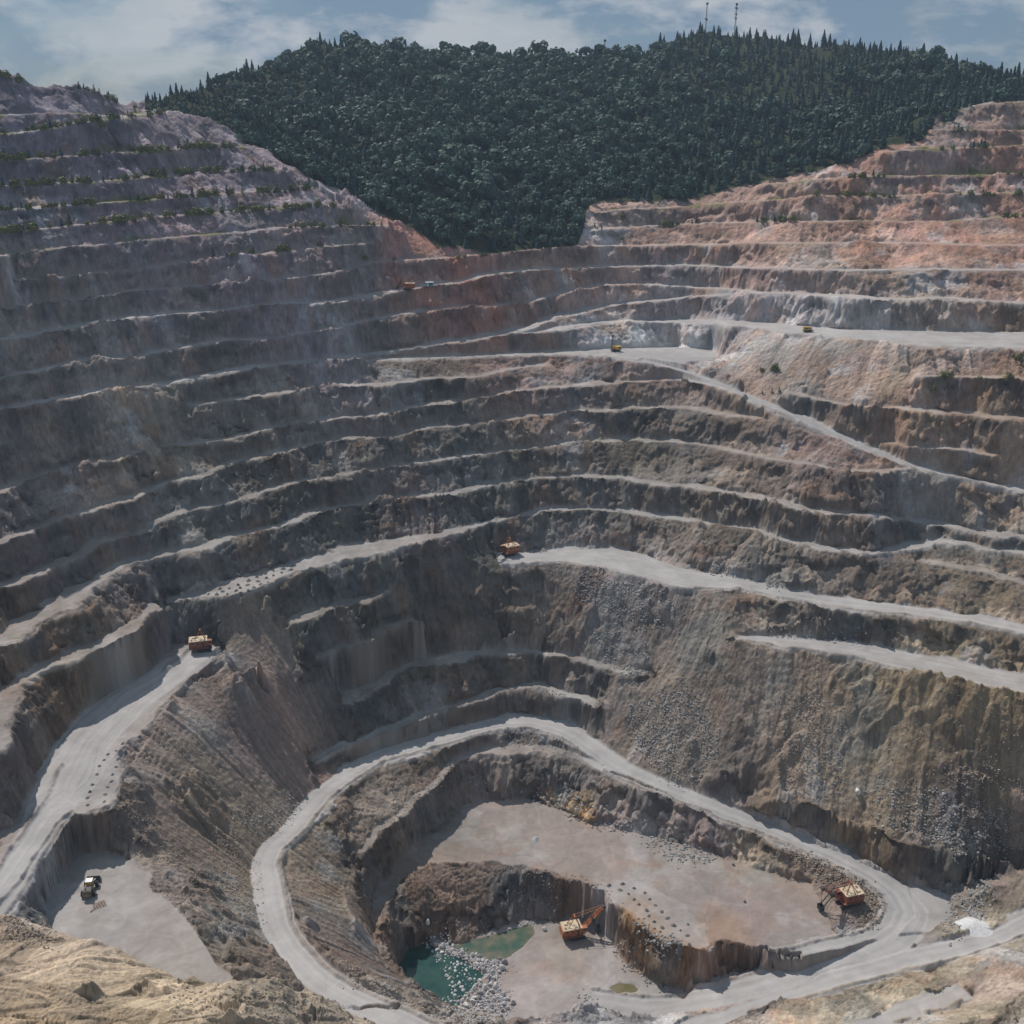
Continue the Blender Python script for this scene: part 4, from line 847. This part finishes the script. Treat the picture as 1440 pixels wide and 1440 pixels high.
rope_shovel('orange rope shovel with dark upright boom at the top end of the wide left road', ground_fit(at(288, 914)), R_(14), M_or2, .90, (8.8, 15.5), (8.8, 1.8), M_bk)
rope_shovel('orange rope shovel facing the wall at the narrow end of the middle road platform', ground_fit(at(714, 781)), R_(208), M_or, .86, (11.5, 11.0), (10.3, 1.6), M_bk)
rope_shovel('small distant orange shovel with red boom on the high bench left of the teal container', ground_fit(at(573, 409)), R_(172), M_or, .66, (11.5, 11.5), (9.5, 2.0))
drill_rig('yellow drill rig with raised rusty mast against the pale blue wall', ground_fit(at(866, 494)), R_(195), M_ye, .86)
drill_rig('dark and yellow drill rig with its mast lowered flat on the wide white bench', ground_fit(at(1136, 467)), R_(4), M_ye, .80, False)
def loader(label, loc, rz, sc):
    t = thing('wheel_loader', label, 'wheel loader', loc, rz, None, sc)
    b = MB(); b.box((-3.0, 0, 2.3), (4.2, 2.7, 1.9)); b.box((.8, 0, 1.9), (3.2, 2.0, 1.2)); b.box((-5.2, 0, 1.9), (.5, 3.0, 1.3)); bd = link('body', b.mesh('body', mat('dusty_brown_paint', (.20, .15, .10), .8, noise=.4, scale=1)), t)
    b = MB(); b.box((-3.6, 0, 3.32), (2.6, 2.3, .16)); b.cyl((-3.9, .6, 3.3), (-3.9, .6, 4.2), .16, 8); link('engine_cover', b.mesh('cover', M_bk), bd)
    b = MB(); b.box((-.4, 0, 3.7), (1.9, 2.0, 1.6)); c = link('cab', b.mesh('cab', M_ye), t); b = MB(); b.box((-.4, 0, 4.6), (2.3, 2.4, .16)); link('roof', b.mesh('cab_roof', M_wh), c)
    b = MB(); b.box((.58, 0, 3.8), (.06, 1.7, 1.1)); b.box((-.4, -1.03, 3.8), (1.4, .06, 1.1)); b.box((-.4, 1.03, 3.8), (1.4, .06, 1.1)); link('window', b.mesh('window', M_gl), c)
    for x in (-3.2, 1.7):
        for y in (-1.9, 1.9):
            b = MB(); b.cyl((x, y - .5, 1.15), (x, y + .5, 1.15), 1.15, 18); w_ = link('wheel', b.mesh('wheel', M_tyre), t); b = MB(); b.cyl((x, y - .53, 1.15), (x, y + .53, 1.15), .5, 12); link('rim', b.mesh('rim', M_cr), w_)
    b = MB()
    for y in (-.8, .8): b.bar((1.2, y, 2.7), (4.3, y, 1.3), .35, .5)
    link('lift_arm', b.mesh('lift_arm', M_cr), t)
    b = MB(); b.prism([(4.2, .2), (6.1, .12), (6.2, .3), (4.6, .5), (4.4, 1.3), (4.9, 2.2), (4.6, 2.35), (4.0, 1.4)], -2.2, 2.2)
    for y in (-2.2, 2.2): b.prism([(4.2, .2), (6.1, .15), (4.8, 2.2), (4.0, 1.4)], y - .08, y + .08)
    link('bucket', b.mesh('bucket', M_bk), t)
loader('dusty dark wheel loader parked in the small grey pit at the left', ground_fit(at(128, 1252), 2), R_(97), 1.0)
t = thing('steel_frame', 'broken rusty steel frame lying on the grey floor behind the wheel loader', 'steel frame', ground_fit(at(140, 1274), 1.5) + Vector((0, 0, .15)), R_(35))
b = MB()
for k in range(4): b.bar((-2, -1.2 + .8 * k, .2), (2, -1.2 + .8 * k, .2), .16)
link('rail', b.mesh('rail', M_ru), t); b = MB()
for k in range(5): b.bar((-1.9 + .95 * k, -1.5, .34), (-1.9 + .95 * k, 1.4, .34), .14)
b.bar((-2, -1.2, .3), (-3.6, -1.9, .15), .2); link('crossbar', b.mesh('crossbar', M_ru), t)
def container(label, loc, rz, m, name='storage_container', cat='container', sc=1):
    t = thing(name, label, cat, loc, rz, None, sc)
    b = MB(); b.box((0, 0, 1.45), (5.2, 2.4, 2.5))
    for k in range(17): b.box((-2.5 + .31 * k, -1.22, 1.45), (.12, .06, 2.3)); b.box((-2.5 + .31 * k, 1.22, 1.45), (.12, .06, 2.3))
    link('wall', b.mesh('wall', m), t); b = MB(); b.box((0, 0, 2.78), (5.4, 2.6, .16)); link('roof', b.mesh('roof', M_wh), t)
    b = MB(); b.box((-1.2, -1.27, 1.25), (.9, .06, 2.0)); link('door', b.mesh('door', M_wh), t); b = MB(); b.box((1.1, -1.27, 1.8), (1.0, .06, .7)); link('window', b.mesh('window', M_gl), t)
    b = MB()
    for x in (-2, 2): b.box((x, 0, .1), (.3, 2.2, .22))
    link('skid', b.mesh('skid', M_bk), t)
container('small teal site container with white roof on the high bench right of the distant shovel', ground_fit(at(604, 403), 2), R_(4), M_te)
def van(label, loc, rz):
    t = thing('van', label, 'van', loc, rz)
    b = MB(); b.prism([(-2.4, .5), (2.5, .5), (2.5, 1.1), (1.9, 1.25), (1.1, 2.1), (-2.4, 2.15)], -.95, .95); link('body', b.mesh('body', M_wh), t)
    b = MB(); b.box((1.55, 0, 1.66), (.9, 1.7, .08), Matrix.Rotation(R_(47), 3, 'Y')); b.box((.4, -.97, 1.6), (.9, .04, .5)); b.box((.4, .97, 1.6), (.9, .04, .5)); link('window', b.mesh('window', M_gl), t)
    for x in (-1.5, 1.5):
        for y in (-.9, .9): b = MB(); b.cyl((x, y - .12, .36), (x, y + .12, .36), .36, 14); link('wheel', b.mesh('wheel', M_tyre), t)
van('white van parked on the road over the saddle at the left skyline', ground_fit(at(221, 158), 1), R_(10))
def person(label, p, rz):
    me = bpy.data.meshes.new('person'); import bmesh as bmm
    J = [(0, 0, .95, .15), (0, 0, 1.2, .15), (0, 0, 1.42, .17), (0, 0, 1.53, .065), (0, .01, 1.6, .09), (0, 0.01, 1.72, .10), (.2, 0, 1.43, .07), (.26, .02, 1.15, .05), (.27, .12, .9, .04), (-.2, 0, 1.43, .07), (-.26, .02, 1.15, .05), (-.27, .12, .9, .04),
         (.1, 0, .88, .1), (.12, .05, .5, .075), (.12, 0, .08, .05), (.12, .14, .04, .05), (-.1, 0, .88, .1), (-.12, -.05, .5, .075), (-.12, -.1, .08, .05), (-.12, .04, .04, .05)]
    E_ = [(0, 1), (1, 2), (2, 3), (3, 4), (4, 5), (2, 6), (6, 7), (7, 8), (2, 9), (9, 10), (10, 11), (0, 12), (12, 13), (13, 14), (14, 15), (0, 16), (16, 17), (17, 18), (18, 19)]
    me.from_pydata([q[:3] for q in J], E_, []); o = link('person', me); md = o.modifiers.new('s', 'SKIN'); sv = me.skin_vertices[0].data
    for k, q in enumerate(J): sv[k].radius = (q[3], q[3] * .8)
    sv[0].use_root = True; o.modifiers.new('d', 'SUBSURF').levels = 1; me.materials.append(mat('dark_clothes', (.03, .035, .05), .9))
    o.location = p; o.rotation_euler[2] = rz; o.scale = (1.05,) * 3; o['label'] = label; o['category'] = 'person'
    b = MB(); b.cyl((0, .01, 1.74), (0, .01, 1.80), .15, 14, .12); b.cyl((0, .01, 1.80), (0, .01, 1.86), .12, 14, .05); h = link('helmet', b.mesh('helmet', M_wh), o)
person('person in dark work clothes standing on the high road right of the teal container', ground_fit(at(633, 403), .5), R_(200))
# ---------------------------------------------------------------- masts on the hill top
def mast(label, px_, ytop, r, top_drum, rungs, h0=26):
    p = Vector(w_r(px_, ytop, r)); base = gz_(p.x, p.y); H = p.z - base
    t = thing('radio_mast', label, 'radio mast', (p.x, p.y, base - .3)); b = MB(); w_ = 1.0
    for a in range(3):
        an = a * 2.094; b.bar((math.cos(an) * w_, math.sin(an) * w_, 0), (math.cos(an) * w_ * .5, math.sin(an) * w_ * .5, H), .22)
    n = int(H / 2)
    for k in range(n):
        z0, z1 = H * k / n, H * (k + 1) / n; f0, f1 = 1 - .5 * k / n, 1 - .5 * (k + 1) / n
        for a in range(3):
            an, a2 = a * 2.094, (a + 1) * 2.094; b.bar((math.cos(an) * w_ * f0, math.sin(an) * w_ * f0, z0), (math.cos(a2) * w_ * f1, math.sin(a2) * w_ * f1, z1), .13)
    link('lattice', b.mesh('lattice', M_ru if not rungs else M_bk), t)
    b = MB(); b.cyl((.3, 0, H - 1.6), (.3, 0, H + .6), 1.25, 14); link('antenna_drum', b.mesh('drum', M_bk), t)
    for f, s_ in rungs or ((.47, 1.2),):
        b = MB(); b.cyl((.3, -1.2, H * f), (.3, -1.8, H * f), s_, 14); b.cyl((-.8, .6, H * f + .8), (-1.4, .8, H * f + .8), s_ * .7, 12); link('dish', b.mesh('dish', M_gr if rungs else M_ru), t)
mast('left of the two tall hilltop masts, thin with one drum at mid height', 994.5, 4, 1345, 1, None)
mast('tall dark radio mast carrying several dishes, right of the two on the hill top', 1036, 5, 1345, 1, ((.86, 1.3), (.68, 1.0), (.56, .9)))
mast('short thin radio mast rising from the trees on the low part of the ridge', 850.5, 56, 1270, 1, ((.6, .5),))
# ---------------------------------------------------------------- water
def water(name, s, z, col, rough=.08):
    P = smooth(resamp(line(s, 0)), 10)[::3]; me = bpy.data.meshes.new(name)
    me.from_pydata([(q[0], q[1], z) for q in P], [], [tuple(range(len(P)))]); m = bpy.data.materials.new(name); m.use_nodes = True; n = m.node_tree.nodes; l = m.node_tree.links; b = n['Principled BSDF']
    b.inputs['Roughness'].default_value = rough; b.inputs['Specular IOR Level'].default_value = .35
    g_ = n.new('ShaderNodeNewGeometry'); x = n.new('ShaderNodeTexNoise'); x.inputs['Scale'].default_value = .16; x.inputs['Detail'].default_value = 5; l.new(g_.outputs['Position'], x.inputs['Vector'])
    r = n.new('ShaderNodeValToRGB'); r.color_ramp.elements[0].position = .35; r.color_ramp.elements[1].position = .68; r.color_ramp.elements[0].color = (*col[0], 1); r.color_ramp.elements[1].color = (*col[1], 1)
    l.new(x.outputs['Fac'], r.inputs[0]); l.new(r.outputs[0], b.inputs['Base Color'])
    y = n.new('ShaderNodeTexNoise'); y.inputs['Scale'].default_value = 1.2; l.new(g_.outputs['Position'], y.inputs['Vector']); bp = n.new('ShaderNodeBump'); bp.inputs['Strength'].default_value = .06; l.new(y.outputs['Fac'], bp.inputs['Height']); l.new(bp.outputs[0], b.inputs['Normal'])
    me.materials.append(m); link(name, me, kind='structure'); return P
PW = '548,1362 570,1325 600,1317 622,1328 645,1340 662,1348 674,1360 690,1370 672,1392 655,1410 645,1428 605,1425 575,1410 556,1390'
water('pond_water', PW, -.75, ((.015, .055, .050), (.035, .085, .068)))
water('shallow_pool_water', '622,1330 652,1321 690,1312 725,1301 752,1296 758,1312 740,1334 716,1350 690,1354 655,1346', -.35, ((.05, .10, .07), (.17, .155, .11)), .15)
water('puddle_water', '853,1388 870,1379 896,1382 904,1392 888,1401 860,1399', -.2, ((.13, .12, .05), (.19, .165, .10)), .2)
# ---------------------------------------------------------------- rocks
def rock_mesh(seed, sub=2, name='boulder'):
    g = np.random.default_rng(seed); import bmesh as bmm; bm = bmm.new(); bmm.ops.create_icosphere(bm, subdivisions=sub, radius=.5)
    ax = g.uniform(.7, 1.15, 3); ns_ = g.normal(0, 1, (7, 3)); ns_ /= np.linalg.norm(ns_, axis=1)[:, None]; cut = g.uniform(.26, .42, 7)
    for v in bm.verts:
        p = np.array(v.co)
        for q in range(7):
            d = p @ ns_[q]
            if d > cut[q]: p = p - ns_[q] * (d - cut[q])
        v.co = Vector(p * ax)
    me = bpy.data.meshes.new(name); bm.to_mesh(me); bm.free(); return me
M_bo = [mat('pale_rock_%s' % k, c, .9, noise=.25, scale=1.6, bump=.5) for k, c in (('grey', (.46, .46, .47)), ('light', (.60, .59, .57)), ('dark', (.26, .26, .28)))]
BO = []
for k in range(9):
    me = rock_mesh(200 + k); me.materials.append(M_bo[(0, 1, 0, 2, 0, 1, 0, 0, 2)[k]]); BO.append(me)
def poly_pts(s, n, zz):
    P = line(s, zz); x0, x1, y0, y1 = P[:, 0].min(), P[:, 0].max(), P[:, 1].min(), P[:, 1].max(); o = []
    while len(o) < n:
        x, y = rng.uniform(x0, x1, n * 3), rng.uniform(y0, y1, n * 3); m = inside([tuple(q) for q in P[:, :2]], x, y); o += list(zip(x[m], y[m]))
    return o[:n]
HEAP = '598,1316 618,1318 640,1330 668,1336 690,1346 712,1350 706,1370 690,1384 712,1396 722,1410 706,1428 690,1436 655,1436 630,1424 620,1404 634,1392 628,1372 612,1350 600,1332'
put_ = []
for x, y in poly_pts(HEAP, 3000, 0):
    s_ = random.choice((1.0, 1.2, 1.4, 1.7, 2.0, 2.4, 3.0))
    if all((x - a) ** 2 + (y - b) ** 2 > (.42 * (s_ + c)) ** 2 for a, b, c in put_): put_.append((x, y, s_))
random.shuffle(put_); put_.sort(key=lambda q: -q[2])
def boulder(x, y, s_, label, grp, zoff=0, me=None):
    o = link('boulder', me or random.choice(BO)); o.location = (x, y, max(gz_(x, y), -1.4) + s_ * .22 + zoff); o.rotation_euler = (random.uniform(0, 6), random.uniform(0, 6), random.uniform(0, 6)); o.scale = (s_, s_ * random.uniform(.8, 1.1), s_ * random.uniform(.7, 1))
    o['label'] = label; o['category'] = 'boulder'; o['group'] = grp
for x, y, s_ in put_[:285]: boulder(x, y, s_, 'blocky grey boulder in the heap lying between and beside the green pools', 'boulders heaped beside the pools')
def poly_px(s, n):
    P = np.array([[float(c) for c in t.split(',')] for t in s.split()]); o = []; k = 0
    while len(o) < n and k < n * 12:
        k += 1; x, y = random.uniform(P[:, 0].min(), P[:, 0].max()), random.uniform(P[:, 1].min(), P[:, 1].max())
        if not inside([tuple(q) for q in P], np.array([x]), np.array([y]))[0]: continue
        p = at(x, y); i, j = tg(np.array(p[:2])); i, j = int(min(max(i, 0), NR - 1)), int(min(max(j, 0), NT - 1))
        if RW[i, j] > .4: continue
        o.append((p.x + random.gauss(0, 2.0), p.y + random.gauss(0, 2.0)))
    return o
def rubble(name, label, specs, m, mn=1):
    base = rock_mesh(300, 1); n0 = len(base.vertices); co = np.array([v.co[:] for v in base.vertices]); fc = np.array([p.vertices[:] for p in base.polygons])
    Vs, Fs = [], []; k = 0
    for s, n, lo, hi, zz in specs:
        for x, y in poly_px(s, n):
            z = gz_(x, y); q = co * (random.uniform(lo, hi) * np.array([1, random.uniform(.6, 1.1), random.uniform(.5, .9)])); q = q * rng.uniform(.8, 1.2, q.shape)
            a, b = random.uniform(0, 6.28), random.uniform(0, 6.28); Ra = np.array([[math.cos(a), -math.sin(a), 0], [math.sin(a), math.cos(a), 0], [0, 0, 1]]); Rb = np.array([[1, 0, 0], [0, math.cos(b), -math.sin(b)], [0, math.sin(b), math.cos(b)]])
            Vs.append(q @ (Ra @ Rb).T + (x, y, z + lo * .15)); Fs.append(fc + k * n0); k += 1
    Vv = np.concatenate(Vs); Ff = np.concatenate(Fs); me = bpy.data.meshes.new(name); me.vertices.add(len(Vv)); me.vertices.foreach_set('co', Vv.astype(np.float32).ravel())
    me.loops.add(Ff.size); me.loops.foreach_set('vertex_index', Ff.astype(np.int32).ravel()); me.polygons.add(len(Ff)); me.polygons.foreach_set('loop_start', np.arange(0, Ff.size, 3, dtype=np.int32)); me.polygons.foreach_set('loop_total', np.full(len(Ff), 3, np.int32))
    me.update(calc_edges=True); me.materials.append(m); bpy.data.meshes.remove(base); link(name, me, kind='stuff', label=label)
M_rg = mat('grey_rubble', (.30, .295, .29), .95, noise=.45, scale=.35); M_rb = mat('brown_rubble', (.32, .26, .21), .95, noise=.4, scale=.35); M_rr = mat('red_rubble', (.22, .13, .11), .95, noise=.4, scale=.5)
rubble('grey_rubble', 'loose grey broken rock strewn over the slopes and the feet of the walls', [
    ('815,812 900,830 945,850 960,880 900,870 840,850 810,830', 1500, .6, 1.7, 95), ('800,900 870,895 930,930 900,960 840,925', 700, .6, 1.5, 75), ('880,1000 960,960 1000,1010 1010,1060 960,1110 900,1060', 1400, .6, 1.6, 55),
    ('740,1112 780,1085 800,1120 850,1140 890,1165 850,1170 790,1140', 420, .6, 2.2, 20), ('895,1170 960,1180 1010,1210 960,1215 920,1195', 260, .6, 1.8, 20), ('735,990 790,985 800,1010 750,1008', 120, .5, 1.3, 45),
    ('715,1020 800,1030 810,1065 780,1050 700,1045', 260, .5, 1.2, 36), ('1330,1225 1390,1235 1380,1300 1335,1330 1325,1290', 420, .6, 2.0, 22), ('1000,790 1120,830 1110,835 1000,805', 160, .5, 1.8, 108), ('1040,885 1180,898 1280,915 1150,905', 130, .6, 2.0, 95),
    ('820,1400 880,1400 885,1412 830,1412', 110, .5, 1.4, 0), ('1210,1150 1340,1180 1410,1195 1330,1185', 260, .6, 1.8, 38), ('590,1426 700,1440 640,1452 560,1440', 130, .5, 1.6, 50), ('330,1150 420,1120 430,1150 380,1190', 300, .5, 1.2, 60),
    ('1100,960 1200,990 1180,1130 1080,1100', 600, .5, 1.3, 65), ('1220,1100 1420,1140 1420,1200 1280,1170', 700, .5, 1.6, 45), ('905,1275 960,1330 940,1385 880,1370 870,1330', 350, .5, 1.7, 2), ('960,900 1440,990 1440,1180 1200,1130 1000,1090 900,1040 880,960', 1500, .35, 1.1, 60), ('420,560 1000,540 1200,660 1440,720 1440,850 900,690 300,720', 900, .5, 1.3, 150), ('640,1310 700,1285 760,1270 790,1290 700,1310 650,1322', 260, .5, 1.4, 2)], M_rg)
rubble('brown_rubble', 'loose brown stones spread over the lower right slopes and the spur', [
    ('1085,1210 1130,1180 1190,1210 1240,1250 1245,1290 1190,1310 1230,1270 1150,1235', 900, .5, 1.5, 20), ('1090,1000 1150,960 1160,1060 1100,1120', 500, .5, 1.4, 65), ('1330,1080 1440,1100 1440,1180 1380,1160', 500, .6, 1.7, 50), ('300,1130 400,1290 420,1310 350,1300 290,1200', 800, .4, 1.0, 72),
    ('560,1120 640,1080 630,1100 520,1190', 220, .4, 1.1, 38), ('470,1340 600,1420 520,1400', 250, .4, 1.3, 45), ('180,1120 330,1260 300,1270 170,1160', 500, .4, 1.0, 85), ('300,950 420,1000 430,1120 340,1280 200,1150', 500, .3, .7, 85), ('700,1222 820,1240 880,1280 820,1290 690,1260', 350, .4, 1.1, 8),
    ('0,1290 80,1320 70,1335 0,1310', 260, .3, 1.2, 124), ('250,1380 420,1400 430,1440 240,1420', 320, .3, 1.1, 105)], M_rb)
rubble('red_rubble', 'reddish broken rock piled on the pale bench below the drill rig', [('895,500 930,500 950,510 962,518 930,514 905,508', 300, 1.0, 2.6, 196), ('1130,700 1140,760 1150,762 1140,765', 5, .5, 1, 140), ('850,800 830,860 812,850 818,810', 250, .6, 1.5, 95)], M_rr)
rubble('pool_rubble', 'small broken grey stones filling the gaps of the boulder heap by the pools', [(HEAP, 1700, .5, 1.3, 0)], M_bo[0])
M_wr = mat('white_crushed_stone', (.62, .62, .62), .95, noise=.15, scale=1)
# heap of white crushed stone
def heap(name, label, cat, p, r, h, m, grp=None, seed=0, n=18):
    g_ = random.Random(seed); b = MB(); vs = [(0, 0, h)]; rings = 4
    for k in range(1, rings + 1):
        for a in range(n):
            rr = r * k / rings * (1 + .18 * math.sin(2 * a * 6.283 / n + seed) + g_.uniform(-.07, .07)); x, y = math.cos(a * 6.283 / n) * rr, math.sin(a * 6.283 / n) * rr
            zg = gz_(p.x + x, p.y + y) - p.z; vs.append((x, y, (h * (1 - k / rings) ** 1.15 + zg * min(1, k / rings) - (.15 if k == rings else 0)) * (1 + g_.uniform(-.08, .08))))
    fs = [(0, 1 + a, 1 + (a + 1) % n) for a in range(n)] + [(1 + (k - 1) * n + a, 1 + k * n + a, 1 + k * n + (a + 1) % n, 1 + (k - 1) * n + (a + 1) % n) for k in range(1, rings) for a in range(n)]
    b.add(vs, fs); o = link(name, b.mesh(name, m, True)); o.location = p; o['label'] = label; o['category'] = cat
    if grp: o['group'] = grp
    return o
heap('stone_heap', 'low heap of white crushed stone beside the hairpin of the haul road', 'stone heap', at(1370, 1302), 6.5, 1.6, M_wr, None, 3)
heap('stone_heap', 'small grey gravel heap alone on the middle floor', 'stone heap', at(753, 1181), 2.2, 1.3, mat('grey_gravel', (.33, .35, .35), .95, noise=.2), None, 5)
# drill cuttings
M_cut = mat('grey_cuttings', (.16, .155, .155), .95, noise=.3, scale=2)
F1 = [(850 + x / 9.6, 1230 + y / 9.6) for x, y in ((60,145),(245,120),(400,180),(215,200),(325,260),(545,245),(400,330),(610,330),(465,400),(690,405),(570,475),(775,495),(600,550),(850,585),(670,630),(935,680),(780,715),(1130,670),(1025,750),(895,820),(1120,815),(985,900),(1145,935),(1015,1000))]
F2 = [(260 + x / 7.2, 780 + y / 7.2) for x, y in ((1110,110),(1075,150),(995,140),(980,180),(900,160),(895,210),(815,190),(825,235),(730,225),(740,265),(845,275),(645,260),(635,300),(770,300),(540,305),(560,335),(700,330),(450,335),(520,365),(640,355),(380,370),(570,395),(325,400),(430,400),(355,345),(240,395))]
F3 = [(x / 3, 960 + y / 3) for x, y in ((590,225),(520,255),(570,270),(490,285),(530,290),(455,300),(500,320),(440,325),(490,355),(420,350),(410,385),(475,385),(470,415),(390,430),(380,460),(455,440),(445,470),(370,485),(440,500),(370,515))]
for Fp, lab, grp, r_ in ((F1, 'small grey cone of drill cuttings on the edge above the shovel by the pools', 'drill cuttings above the pool level', 1.15), (F2, 'small grey cone of drill cuttings on the wide bench above the left shovel', 'drill cuttings on the wide left bench', 1.3), (F3, 'small grey cone of drill cuttings beside the wide left road', 'drill cuttings beside the wide left road', .95)):
    for k, (x, y) in enumerate(Fp): heap('cuttings_mound', lab, 'cuttings mound', at(x, y + 1), r_ * random.uniform(.7, 1.25), random.uniform(.6, 1.2) * r_ * .9, M_cut, grp, k, 9)
for (x, y, s_, lab, me) in ((734, 471 + 650, 2.4, 'brown boulder lying under the dark wall at the back of the middle floor', BO[3]), (1206, 1117, 3.4, 'large pale square boulder on the lower right slope', BO[1]), (765, 1308, 2.6, 'pale boulder left of the orange shovel by the pools', BO[1]), (1047, 1269, 1.8, 'dark stone on the middle floor left of the red shovel', BO[3]), (1031, 1217, 1.6, 'reddish stone near the back edge of the middle floor', BO[8]), (811, 1141, 2.6, 'grey boulder at the foot of the rubble slide behind the middle floor', BO[0])):
    p = at(x, y); o = link('boulder', me); o.location = p + Vector((0, 0, s_ * .25)); o.scale = (s_,) * 3; o.rotation_euler = (1, 2, random.uniform(0, 6)); o['label'] = lab; o['category'] = 'boulder'
# ---------------------------------------------------------------- air
def haze(dens):
    z0, z1 = float(ZW.min()) - 401, float(ZW.max()) + 60; me = bpy.data.meshes.new('haze'); b = MB()
    b.box((0, 1000, (z0 + z1) / 2), (4200, 3000, z1 - z0)); m = bpy.data.materials.new('haze'); m.use_nodes = True; n = m.node_tree.nodes; n.remove(n['Principled BSDF']); v = n.new('ShaderNodeVolumePrincipled')
    v.inputs['Color'].default_value = (.55, .72, .92, 1); v.inputs['Density'].default_value = dens; v.inputs['Anisotropy'].default_value = .2; m.node_tree.links.new(v.outputs[0], n['Material Output'].inputs['Volume'])
    link('haze', b.mesh('haze', m), kind='stuff', label='thin blue air over the pit')
HAZE = 0.00009
haze(HAZE)
